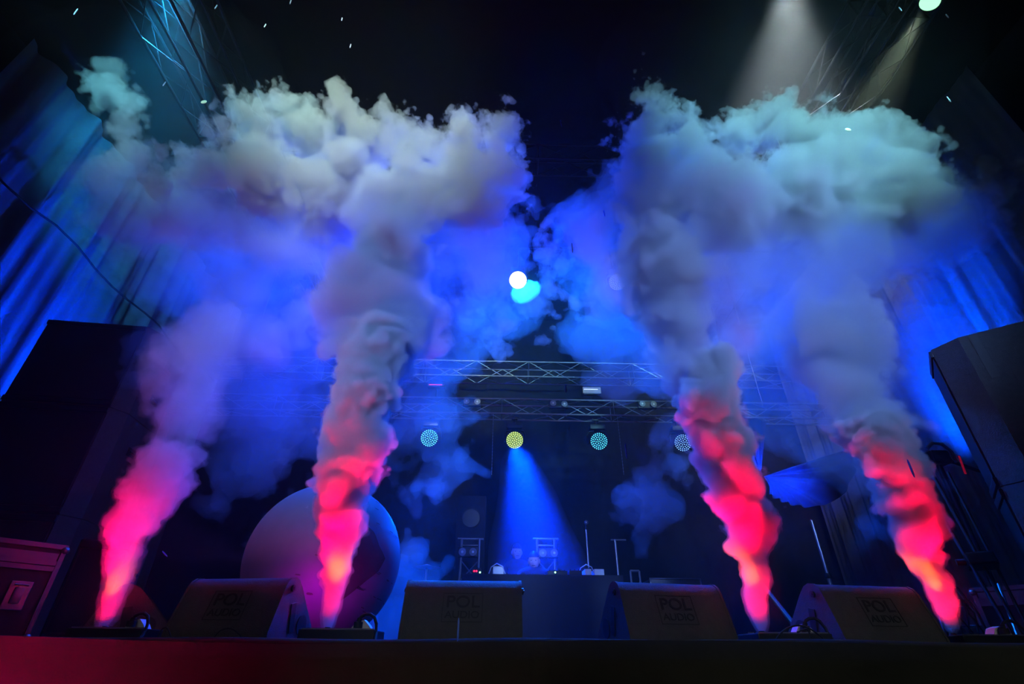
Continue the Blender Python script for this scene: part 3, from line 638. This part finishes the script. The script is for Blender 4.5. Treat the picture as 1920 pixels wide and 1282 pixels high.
MB().tube([(-0.32, -0.01, 0.02), (-0.32, -0.01, dr.z-STAGE), (0.32, -0.01, dr.z-STAGE), (0.32, -0.01, 0.02)], 0.012, 8).build('rim', M['alu'], tb, True)
# ------------------------------------------------------------------ people at the desk
def skin_body(verts, edges, radii, name, mat, parent, lvl=2):
    me = bpy.data.meshes.new(name); me.from_pydata(verts, edges, []); o = bpy.data.objects.new(name, me); COL.objects.link(o)
    o.modifiers.new('skin', 'SKIN'); sv = me.skin_vertices[0].data
    for v, r_ in zip(sv, radii): v.radius = r_ if isinstance(r_, tuple) else (r_, r_)
    sv[0].use_root = True
    s = o.modifiers.new('s', 'SUBSURF'); s.levels = lvl; s.render_levels = lvl
    bpy.context.view_layer.update(); dg = bpy.context.evaluated_depsgraph_get(); m2 = bpy.data.meshes.new_from_object(o.evaluated_get(dg))
    o.modifiers.clear(); o.data = m2; m2.shade_smooth(); m2.materials.clear(); m2.materials.append(mat)
    if parent is not None: o.parent = parent
    return o
def person(label, px, py, Y, hz, tilt=0.1, hair_long=False):
    hp = at(px, py, Y); t = thing('person', label, 'person', (hp.x, Y, STAGE), 0, None); z = hp.z-STAGE   # head centre
    s = z/1.62
    V = [(0, 0, 0.93*s), (0, 0, 1.12*s), (0, -0.01, 1.30*s), (0, -0.01, 1.42*s), (0, -0.02, 1.50*s), (0, -0.03, 1.58*s)]
    Rr = [(0.155, 0.11), (0.135, 0.10), (0.165, 0.115), (0.12, 0.09), (0.055, 0.055), (0.05, 0.05)]
    Ed = [(i, i+1) for i in range(5)]
    for sg in (-1, 1):
        n = len(V)
        V += [(sg*0.19, -0.01, 1.38*s), (sg*0.23, -0.08, 1.13*s), (sg*0.15, -0.32, 1.02*s), (sg*0.14, -0.40, 1.0*s)]
        Rr += [0.062, 0.046, 0.034, 0.03]; Ed += [(3, n), (n, n+1), (n+1, n+2), (n+2, n+3)]
        n = len(V); V += [(sg*0.10, 0, 0.85*s), (sg*0.11, -0.02, 0.48*s), (sg*0.11, 0.02, 0.09*s), (sg*0.12, -0.12, 0.03*s)]
        Rr += [0.09, 0.062, 0.042, 0.035]; Ed += [(0, n), (n, n+1), (n+1, n+2), (n+2, n+3)]
        # hand: palm and five fingers
        wv = Vector((sg*0.14, -0.40, 1.0*s)); hv = [tuple(wv), tuple(wv+Vector((0, -0.07, 0.0)))]; hr = [(0.030, 0.016), (0.036, 0.014)]; he = [(0, 1)]
        for k, (fx_, ln) in enumerate(((-0.028, 0.065), (-0.010, 0.075), (0.009, 0.070), (0.027, 0.055))):
            n2 = len(hv); b_ = wv+Vector((fx_, -0.085, 0)); hv += [tuple(b_), tuple(b_+Vector((0, -ln*0.5, 0.004))), tuple(b_+Vector((0, -ln, -0.014)))]; hr += [0.009, 0.008, 0.007]; he += [(1, n2), (n2, n2+1), (n2+1, n2+2)]
        n2 = len(hv); b_ = wv+Vector((-sg*0.035, -0.045, 0)); hv += [tuple(b_), tuple(b_+Vector((-sg*0.02, -0.04, -0.006)))]; hr += [0.011, 0.008]; he += [(0, n2), (n2, n2+1)]
        skin_body(hv, he, hr, 'hand', M['skin'], t, 1)
    skin_body(V, Ed, Rr, 'body', M['shirt'], t, 2)
    # head: shaped ball with brow, nose, chin, ears
    bm = bmesh.new(); bmesh.ops.create_uvsphere(bm, u_segments=40, v_segments=30, radius=1.0)
    for v in bm.verts:
        x, y, zz = v.co; f_ = max(0, -y)
        X = x*0.076*(1-0.22*max(0, -zz)**1.5); Yy = y*0.095*(1-0.12*max(0, -zz)*(y > 0)); Z = zz*0.118
        if f_ > 0:
            Yy -= 0.024*math.exp(-(x/0.16)**2-((zz+0.12)/0.20)**2)*f_             # nose
            Yy += 0.014*(math.exp(-((abs(x)-0.36)/0.17)**2-((zz-0.08)/0.13)**2))*f_   # eye sockets
            Yy -= 0.006*math.exp(-((zz-0.28)/0.1)**2)*f_                              # brow
            Yy -= 0.008*math.exp(-(x/0.3)**2-((zz+0.46)/0.07)**2)*f_                   # lips
            Yy -= 0.012*math.exp(-(x/0.3)**2-((zz+0.82)/0.15)**2)*f_                   # chin
        v.co = (X, Yy, Z)
    for sg in (-1, 1):
        bmesh.ops.create_icosphere(bm, subdivisions=2, radius=1, matrix=Matrix.Translation((sg*0.078, 0.008, -0.005)) @ Matrix.Diagonal((0.010, 0.020, 0.032, 1)))
    mm = MB(); mm.bm.free(); mm.bm = bm; hd = mm.build('head', M['skin'], t, True); hd.location = (0, -0.03, z); hd.rotation_euler = (tilt, 0, hz)
    for sg in (-1, 1):
        MB().sphere((sg*0.028, -0.074, 0.010), 0.012, 2, (1.2, 0.7, 0.8)).build('eye', M['eye'], hd, True)
    MB().box((0, -0.097, -0.053), (0.046, 0.008, 0.006), bev=0.002).build('mouth', M['emboss'], hd)
    bm = bmesh.new(); bmesh.ops.create_uvsphere(bm, u_segments=32, v_segments=24, radius=1.0)
    kill = [v for v in bm.verts if (v.co.z < 0.36 and v.co.y < -0.15) or (v.co.z < (-0.9 if hair_long else -0.25))]
    bmesh.ops.delete(bm, geom=kill, context='VERTS')
    for v in bm.verts: v.co = (v.co.x*0.084, v.co.y*0.103+0.006, v.co.z*(0.16 if (hair_long and v.co.z < 0) else 0.128)+0.002)
    bmesh.ops.solidify(bm, geom=bm.faces[:], thickness=0.006)
    mm = MB(); mm.bm.free(); mm.bm = bm; mm.build('hair', M['hair'], hd, True)
    return t
person('taller person in dark clothes standing behind the desk, face toward the crowd', 969, 1036, 8.12, 0.1)
person('shorter person in dark clothes leaning over the desk beside the taller one', 1001, 1052, 7.52, -0.15, 0.18, True)
# ------------------------------------------------------------------ falling drops caught by the light
DR_ = [(142,22,-35,14,'bright drop near the upper left corner'), (405,13,-30,9,'drop at the top edge left of the left cloud'), (545,3,-18,10,'drop at the very top above the left cloud'),
 (497,48,-30,7,'faint drop above the left cloud top'), (641,36,-12,6,'drop between the top edge and the middle of the left cloud'), (657,86,-15,8,'faint drop just above the left smoke cloud'),
 (308,157,-35,10,'drop between the small cyan puff and the left cloud'), (1052,231,15,12,'blue drop in the dark gap between the clouds'), (1073,465,5,19,'long pale drop below the dark gap'),
 (1061,728,2,15,'blue drop beside the strobe fixture'), (1174,846,6,28,'long blue drop right of the teal light'), (1779,186,38,13,'reddish glinting drop at the right above the smoke'),
 (1688,17,40,9,'drop left of the greenish lamp'), (1776,30,40,9,'faint drop right of the greenish lamp'), (1708,878,22,36,'long violet drop on the right smoke column'),
 (859,1180,-3,44,'long blue drop in front of the middle wedge monitor'), (309,1038,42,14,'short blue drop right of the far left column'), (1138,692,0,0,''), (1133,400,10,12,'blue drop on the left edge of the right cloud')]
for px, py, ang, ln, lab in DR_:
    if not lab: continue
    Y = 2.0 if py > 1100 else (2.6 if py > 600 else 2.4)
    c = at(px, py, Y); s_ = scale_at(c); a = math.radians(ang)
    e0 = at(px-math.sin(a)*ln/2, py-math.cos(a)*ln/2, Y); e1 = at(px+math.sin(a)*ln/2, py+math.cos(a)*ln/2, Y)
    r_ = 1.1*s_ if ln < 30 else 1.9*s_
    m = MB(); m.tube([e0-c, (e0-c)*0.7, (e1-c)*0.6, e1-c], [r_*0.4, r_, r_, r_*0.4], 8)
    o = m.build('falling_drop', M['bluelit' if ('blue' in lab or 'violet' in lab) else 'drop'], None, True); o.location = c; tag(o, 'airborne '+lab, 'drop', 'falling drops')
for (px, py, lab) in ((382, 191, 'small pale oval flake floating between the cyan puff and the left cloud'), (1590, 243, 'small pale green oval flake floating over the top of the right cloud')):
    c = at(px, py, 2.6); s_ = scale_at(c)
    o = MB().sphere((0, 0, 0), 1, 3, (5.5*s_, 1.2*s_, 3.8*s_)).build('paper_flake', material('flake', (0.85, 0.9, 0.6), 0.6), None, True); o.location = c; o.rotation_euler = (0.2, -0.45 if px < 900 else 0.3, 0); tag(o, lab, 'confetti')


# ------------------------------------------------------------------ smoke: closed surfaces grown from a turbulent field
def smooth_noise(shape, cells, seed):
    """value noise on a regular grid, separable cubic interpolation; returns about -1..1"""
    rng = np.random.default_rng(seed)
    cs = [max(2, int(math.ceil(c))+4) for c in cells]
    lat = rng.uniform(-1, 1, cs).astype(np.float32)
    for ax in range(3):
        n = shape[ax]; x = np.linspace(1, 1+cells[ax], n, dtype=np.float32)
        i = np.clip(x.astype(int), 1, cs[ax]-3); t = x-i
        w = [(-t**3+3*t**2-3*t+1)/6, (3*t**3-6*t**2+4)/6, (-3*t**3+3*t**2+3*t+1)/6, t**3/6]
        m = np.zeros((n, cs[ax]), np.float32); r = np.arange(n)
        for k in range(4): m[r, i-1+k] += w[k]
        lat = np.moveaxis(np.tensordot(m, lat, axes=(1, ax)), 0, ax)
    return lat*2.2
def surface_net(f, origin, h):
    """vertices and quads of the surface f=0 (inside f<0) of a grid"""
    nx, ny, nz = f.shape
    s = f < 0
    c = [s[i:nx-1+i, j:ny-1+j, k:nz-1+k] for i in (0, 1) for j in (0, 1) for k in (0, 1)]
    tot = sum(a.astype(np.int8) for a in c)
    act = (tot > 0) & (tot < 8)
    idx = np.argwhere(act)
    ids = np.full(act.shape, -1, np.int32); ids[act] = np.arange(len(idx))
    acc = np.zeros((len(idx), 3), np.float32); cnt = np.zeros(len(idx), np.float32)
    I, J, K = idx.T
    corners = [(i, j, k) for i in (0, 1) for j in (0, 1) for k in (0, 1)]
    for a in corners:
        for ax in range(3):
            if a[ax]: continue
            b = list(a); b[ax] = 1
            fa = f[I+a[0], J+a[1], K+a[2]]; fb = f[I+b[0], J+b[1], K+b[2]]
            m = (fa < 0) != (fb < 0)
            t = np.where(m, fa/np.where(m, fa-fb, 1), 0)
            p = np.tile(np.array(a, np.float32), (len(idx), 1)); p[:, ax] += t
            acc += p*m[:, None]; cnt += m
    v = (idx + acc/np.maximum(cnt, 1)[:, None])*h + np.array(origin, np.float32)
    quads = []
    for ax in range(3):
        u, w = [(1, 2), (2, 0), (0, 1)][ax]
        sl0 = [slice(1, -1)]*3; sl1 = [slice(1, -1)]*3
        sl0[ax] = slice(0, -1); sl1[ax] = slice(1, None)
        a = s[tuple(sl0)]; b = s[tuple(sl1)]
        ch = np.argwhere(a != b); flip = a[tuple(ch.T)]
        g = ch + 1; g[:, ax] -= 1
        e = [(0, 0), (-1, 0), (-1, -1), (0, -1)]
        q = []
        for (du, dw) in e:
            gg = g.copy(); gg[:, u] += du; gg[:, w] += dw
            q.append(ids[gg[:, 0], gg[:, 1], gg[:, 2]])
        q = np.stack(q, 1); q[~flip] = q[~flip][:, ::-1]
        quads.append(q)
    return v, np.concatenate(quads)
def mesh_np(name, v, q):
    me = bpy.data.meshes.new(name); n = len(q)
    me.vertices.add(len(v)); me.vertices.foreach_set('co', v.astype(np.float32).ravel())
    me.loops.add(n*4); me.loops.foreach_set('vertex_index', q.astype(np.int32).ravel())
    me.polygons.add(n); me.polygons.foreach_set('loop_start', np.arange(0, n*4, 4, dtype=np.int32))
    me.update(calc_edges=True); return me
def smoke_material(name, color, density, g):
    m = bpy.data.materials.new(name); m.use_nodes = True; nt = m.node_tree; nt.nodes.clear()
    o = nt.nodes.new('ShaderNodeOutputMaterial'); v = nt.nodes.new('ShaderNodeVolumeScatter')
    v.inputs['Color'].default_value = (*color, 1); v.inputs['Density'].default_value = density
    v.inputs['Anisotropy'].default_value = g
    nt.links.new(v.outputs[0], o.inputs['Volume']); m.cycles.homogeneous_volume = True
    return m
def smoke_field(blobs, h, seed, amp, freq, warp=0.25, k=0.08, billow=0.6, octs=4, base=None, pers=0.55):
    """blobs: (px, py, Y, radius in px [, depth stretch]); returns field, origin"""
    P = []; R = []
    for b in blobs:
        p = at(b[0], b[1], b[2]); P.append(p); R.append(b[3]*scale_at(p))
    P = np.array([tuple(p) for p in P], np.float32); R = np.array(R, np.float32)
    pad = amp*1.2+warp*0.5+0.06
    lo = (P-R[:, None]).min(0)-pad; hi = (P+R[:, None]).max(0)+pad
    shape = tuple(int(x) for x in np.ceil((hi-lo)/h)+1)
    ext = [(n-1)*h for n in shape]
    ax = [lo[i]+np.arange(shape[i], dtype=np.float32)*h for i in range(3)]
    X, Y, Z = np.meshgrid(*ax, indexing='ij')
    S = np.clip((Z-STAGE-0.02)/base, 0.12, 1.0) if base else 1.0
    for j, A in enumerate((X, Y, Z)):
        A += S*warp*0.5*smooth_noise(shape, [e*1.1*freq for e in ext], seed*7+j)
        A += S*warp*0.22*smooth_noise(shape, [e*2.7*freq for e in ext], seed*7+40+j)
        A += S*warp*0.10*smooth_noise(shape, [e*6.5*freq for e in ext], seed*7+80+j)
    f = np.full(shape, 9.0, np.float32)
    for p, r in zip(P, R):
        mg = r+2.2*amp+1.1*warp+0.1
        sl = tuple(slice(max(0, int((p[i]-mg-lo[i])/h)), max(0, int((p[i]+mg-lo[i])/h)+1)) for i in range(3))
        fs = f[sl]; d = np.sqrt((X[sl]-p[0])**2+(Y[sl]-p[1])**2+(Z[sl]-p[2])**2)-r
        hh = np.clip(0.5+0.5*(fs-d)/k, 0, 1)
        f[sl] = fs*(1-hh)+d*hh-k*hh*(1-hh)
    del X, Y, Z
    a = amp; fr = 3.2*freq
    for o in range(octs):
        n = smooth_noise(shape, [e*fr for e in ext], seed*31+o)
        f += S*a*((1-billow)*n + billow*(0.75-np.abs(n)*2.2))*0.8
        a *= pers; fr *= 2.1
    return f, lo
def smoke(name, label, blobs, levels, seed, amp=0.14, freq=1.0, h=0.02, group=None, **kw):
    f, lo = smoke_field(blobs, h, seed, amp, freq, **kw)
    f[0], f[-1] = 1, 1; f[:, 0], f[:, -1] = 1, 1; f[:, :, 0], f[:, :, -1] = 1, 1
    root = None
    for i, (iso, mat) in enumerate(levels):
        v, q = surface_net(f-iso, lo, h)
        me = mesh_np(name, v, q); me.materials.append(mat)
        nm = name if i == 0 else 'dense_core'
        o = bpy.data.objects.new(nm, me); COL.objects.link(o)
        if i == 0:
            root = o; o['label'] = label; o['category'] = 'smoke'; o['kind'] = 'stuff'
            if group: o['group'] = group
        else: o.parent = root
    return root
def SMAT(n, d, g=0.1): return smoke_material(n, (0.98, 0.98, 0.98), d, g)
SM_THIN = SMAT('smoke_veil', 1.6); SM_MID = SMAT('smoke_body', 4.4); SM_DEEP = SMAT('smoke_deep', 3.0, 0.0)
SM_SOFT = SMAT('smoke_soft', 0.8); SM_SOFT2 = SMAT('smoke_soft_core', 1.2)
SM_JET = SMAT('smoke_jet', 15.0, 0.0); SM_JETV = SMAT('smoke_jet_veil', 5.0, 0.0)
SM_BLUE = SMAT('smoke_drift', 0.55, 0.3); SM_BLUE2 = SMAT('smoke_drift_core', 0.6, 0.3)
def column(pts, Y=3.15, step=0.45, jit=0.25, seed=0):
    """blobs along a rising path of (px, py, radius px[, Y])"""
    rnd = random.Random(seed); out = []
    for a, b in zip(pts[:-1], pts[1:]):
        L = math.hypot(b[0]-a[0], b[1]-a[1]); n = max(1, int(L/((a[2]+b[2])*0.5*step)))
        for i in range(n):
            t = i/n; r = a[2]+(b[2]-a[2])*t
            ya = a[3] if len(a) > 3 else Y; yb = b[3] if len(b) > 3 else Y
            out.append((a[0]+(b[0]-a[0])*t+rnd.uniform(-jit, jit)*r, a[1]+(b[1]-a[1])*t, ya+(yb-ya)*t+rnd.uniform(-jit, jit)*r*0.003, r*rnd.uniform(0.85, 1.1)))
    return out
J1 = [(197,1172,4),(211,1125,13),(230,1060,21),(260,980,34),(300,890,42),(318,845,40)]
J2 = [(614,1176,4),(622,1130,11),(632,1060,22),(645,980,36),(658,880,50),(678,780,54),(698,690,54),(705,610,46)]
J2b = [(720,640,80,3.4),(722,560,88,3.4),(725,490,80,3.35),(735,440,70,3.3)]
J3 = [(1428,1180,4),(1420,1130,13),(1410,1070,22),(1390,985,36),(1364,890,46),(1342,790,54),(1332,710,56),(1342,662,44)]
J4 = [(1783,1178,4),(1768,1120,15),(1745,1060,26),(1712,980,40),(1674,890,50),(1640,800,56)]
J4b = [(1625,780,55,3.2),(1595,720,62,3.25),(1565,650,68,3.3),(1545,580,70,3.35)]
LV = [(0.012, SM_JETV), (0.0, SM_JET)]
JK = dict(base=0.75, amp=0.05, freq=3.7, h=0.0105, warp=0.06, k=0.03, octs=3, billow=0.8, group='four smoke jets')
smoke('smoke_column', 'dim pink smoke column rising from the jet beside the dark red flight case', column(J1, seed=1), [(0.02, SM_THIN), (0.0, SMAT('smoke_jet_dim', 4.5, 0.0))], 11, **JK)
smoke('smoke_column', 'pink smoke column rising in front of the big globe', column(J2, seed=2), LV, 12, **JK)
smoke('smoke_column', 'red and orange smoke column between the two right-hand stage monitors', column(J3, seed=3), LV, 13, **JK)
smoke('smoke_column', 'pink smoke column leaning beside the tall speaker', column(J4, seed=4), LV, 14, **JK)
LB = [(0.03, SM_THIN), (0.0, SM_MID)]
LJ = [(0.02, SM_SOFT), (-0.02, SMAT('smoke_faint', 1.0))]
BK = dict(amp=0.12, freq=1.9, h=0.018, warp=0.16, k=0.04, octs=4, billow=0.8)
smoke('smoke_column_top', 'faint violet smoke fading above the dim pink column at the left', column([(312,850,40,3.3),(340,790,52,3.3),(372,710,60,3.35),(410,630,58,3.4),(440,600,50,3.4)], seed=9), LJ, 18, **BK)
smoke('smoke_column_top', 'wider lavender smoke over the pink column by the globe', column(J2b, seed=5), LB, 15, **BK)
smoke('smoke_column_top', 'lavender upper part of the smoke column beside the tall speaker', column(J4b, seed=6), LB, 16, **BK)
smoke('smoke_column_top', 'lavender smoke mound rising behind the red and orange column', column([(1300,700,50,3.5),(1270,600,70,3.5),(1245,500,72,3.4),(1230,430,66,3.3)], seed=7), LB, 17, **BK)
CL = [(480,250,3.1,50),(535,230,3.2,46),(425,300,3.0,40),(350,325,3.1,36),(300,345,3.1,22),(600,275,3.4,52),(650,228,3.1,42),(705,270,3.2,50),(752,235,3.3,32),(800,300,3.3,52),(872,258,3.1,38),(940,255,3.3,34),(945,335,3.4,34),(880,345,3.2,74),(765,370,3.1,80),(640,360,3.3,80),(510,335,3.3,66),(720,450,3.2,60)]
CLS = [(400,390,3.3,70),(500,430,3.6,85),(600,440,3.7,85),(330,400,3.5,60),(860,430,3.6,80),(900,500,3.8,60),(430,520,3.8,60),(440,620,3.7,55),(780,520,3.8,70)]
CR = [(1207,165,3.1,24),(1228,220,3.1,40),(1205,290,3.2,56),(1290,280,3.2,58),(1390,250,3.2,44),(1462,232,3.1,42),(1540,280,3.2,60),(1622,252,3.2,44),(1684,285,3.3,50),(1735,340,3.4,42),(1640,370,3.2,84),(1500,370,3.2,95),(1350,380,3.2,90),(1230,380,3.3,76),(1240,470,3.2,50)]
CRS = [(1160,370,3.5,50),(1150,450,3.7,55),(1350,520,3.5,95),(1470,500,3.6,95),(1590,500,3.6,95),(1700,450,3.5,80),(1400,630,3.7,75),(1500,620,3.7,75),(1770,420,3.6,50),(1210,560,3.8,60)]
LC = [(0.018, SM_THIN), (0.0, SM_MID), ]
CK = dict(amp=0.15, freq=1.8, h=0.017, warp=0.15, octs=5, billow=0.8, pers=0.70)
smoke('smoke_cloud', 'pale grey billowing smoke cloud on top of the left two columns', CL, LC, 21, **CK)
smoke('smoke_cloud', 'pale cyan billowing smoke cloud on top of the right two columns', CR, LC, 22, **CK)
SK = dict(amp=0.26, freq=1.1, h=0.034, warp=0.3, octs=4, billow=0.4)
LS = [(0.08, SM_SOFT), (-0.04, SM_SOFT2)]
smoke('smoke_veil', 'soft lavender underside of the left smoke cloud', CLS, LS, 25, **SK)
smoke('smoke_veil', 'soft lavender underside of the right smoke cloud', CRS, LS, 26, **SK)
PL = [(213,128,3.1,24),(203,165,3.1,28),(238,195,3.1,25),(228,240,3.15,27),(240,290,3.2,29)]
smoke('smoke_wisp', 'small cyan smoke puff standing apart at the upper left', PL, [(0.02, SM_THIN), (0.0, SMAT('smoke_puff', 3.0))], 23, amp=0.11, freq=2.4, h=0.014, warp=0.16, octs=4)
smoke('smoke_wisp', 'faint grey smoke hanging under the small cyan puff', [(225,340,3.25,44),(185,330,3.4,26),(250,300,3.3,30),(280,400,3.4,50),(230,420,3.5,50)], [(0.05, SM_SOFT), (-0.03, SM_SOFT)], 24, amp=0.2, freq=1.6, h=0.022, warp=0.25, octs=4)
smoke('smoke_wisp', 'thin torn wisps trailing off the right end of the right cloud', [(1800,370,3.3,26),(1850,365,3.3,24),(1890,350,3.3,20),(1830,420,3.4,30),(1780,440,3.4,30)], [(0.03, SM_SOFT), (-0.02, SM_SOFT2)], 27, amp=0.22, freq=2.6, h=0.016, warp=0.3, octs=5, billow=0.1)
smoke('smoke_wisp', 'pale torn wisps below the brightest light at the centre', [(945,590,4.4,18),(935,625,4.4,16),(985,590,4.4,14),(1030,585,4.4,20),(1065,560,4.4,18),(1045,500,4.4,14),(1040,470,4.4,10)], [(0.04, SMAT('smoke_torn', 2.2)), (-0.02, SM_SOFT2)], 28, amp=0.22, freq=2.6, h=0.016, warp=0.3, octs=5, billow=0.1)
smoke('smoke_wisp', 'small smoke puff added as the cyan halo beside the brightest light', [(984,545,6.45,22),(1000,540,6.5,10)], [(0.02, SMAT('smoke_glow', 2.4))], 29, amp=0.05, freq=1.6, h=0.02, warp=0.04, octs=3)  # puff added to carry the lamp's cyan halo
smoke('smoke_wisp', 'pale smoke puff between the two left columns', [(553,607,4.2,22),(560,595,4.2,16)], [(0.06, SMAT('smoke_small', 2.2)), (-0.02, SM_SOFT2)], 30, amp=0.18, freq=2.0, h=0.02, warp=0.2, octs=4, billow=0.2)
DL = [(330,480,4.6,95),(440,520,4.6,105),(520,620,4.5,105),(420,700,4.5,95),(560,480,4.6,95),(540,760,4.6,75),(480,850,4.6,60),(820,560,4.4,65),(870,600,4.4,48),(800,650,4.3,54),(780,750,4.3,46),(850,770,4.3,36),(840,830,4.3,34),(800,890,4.3,34),(950,450,4.4,50),(890,490,4.4,75),(960,560,4.2,40)]
DR = [(1100,440,4.4,42),(1120,520,4.4,55),(1150,620,4.4,65),(1200,700,4.4,50),(1235,850,4.2,22),(1256,905,4.2,22),(1248,965,4.2,20),(1215,985,4.2,12),(1460,700,4.5,85),(1520,620,4.5,90),(1600,700,4.5,80),(1680,640,4.5,60),(1730,720,4.5,70),(1500,760,4.5,60),(1560,850,4.5,50),(1620,900,4.5,34),(1780,760,4.5,50)]
LD = [(0.08, SM_BLUE)]
DK = dict(amp=0.36, freq=1.4, h=0.036, warp=0.40, octs=5, billow=0.15)
smoke('smoke_drift', 'thin blue smoke drifting behind the two left-hand columns', DL, LD, 31, **DK)
smoke('smoke_drift', 'thin blue smoke drifting behind the two right-hand columns', DR, LD, 32, **DK)
smoke('smoke_drift', 'low blue glowing smoke between the globe and the middle wedge monitor', [(735,1170,5.2,40),(745,1120,5.3,34),(760,1080,5.5,26),(700,1180,5.2,40)], [(0.12, SM_SOFT)], 33, amp=0.2, freq=1.2, h=0.035, warp=0.3, octs=3)
smoke('smoke_drift', 'thin smoke added to make the deep blue beam show under the yellow-green light', [(970,860,7.65,16),(980,895,7.65,28),(990,940,7.65,46),(1000,990,7.65,62),(1008,1045,7.65,76),(1012,1100,7.65,84)], [(0.06, SMAT('beam_smoke', 0.14, 0.3))], 34, amp=0.06, freq=0.8, h=0.05, warp=0.05, octs=1, k=0.3, billow=0.0)  # added smoke, shaped as a cone so the beam shows
smoke('high_haze', 'faint teal haze under the roof at the upper left', [(340,130,3.6,150),(250,220,4.2,180),(420,240,4.4,150)], [(0.25, SMAT('high_haze', 0.035, 0.2))], 35, amp=0.35, freq=0.4, h=0.09, warp=0.5, octs=2)
smoke('high_haze', 'faint grey haze under the roof at the upper right', [(1480,110,3.4,150),(1600,140,3.8,150),(1330,150,4.0,140)], [(0.25, SMAT('high_haze', 0.035, 0.2))], 36, amp=0.35, freq=0.4, h=0.09, warp=0.5, octs=2)
# ------------------------------------------------------------------ haze filling the stage
me = bpy.data.meshes.new('haze'); bm = bmesh.new(); bmesh.ops.create_cube(bm, size=1.0); bm.to_mesh(me); bm.free()
hz = bpy.data.objects.new('haze', me); COL.objects.link(hz); hz.location = (0, 6.0, 5.1); hz.scale = (12.3, 8.0, 7.3)
me.materials.append(smoke_material('haze', (0.95, 0.95, 0.95), 0.0055, 0.3))
hz['kind'] = 'stuff'; hz['label'] = 'thin haze hanging over the whole stage'; hz['category'] = 'haze'
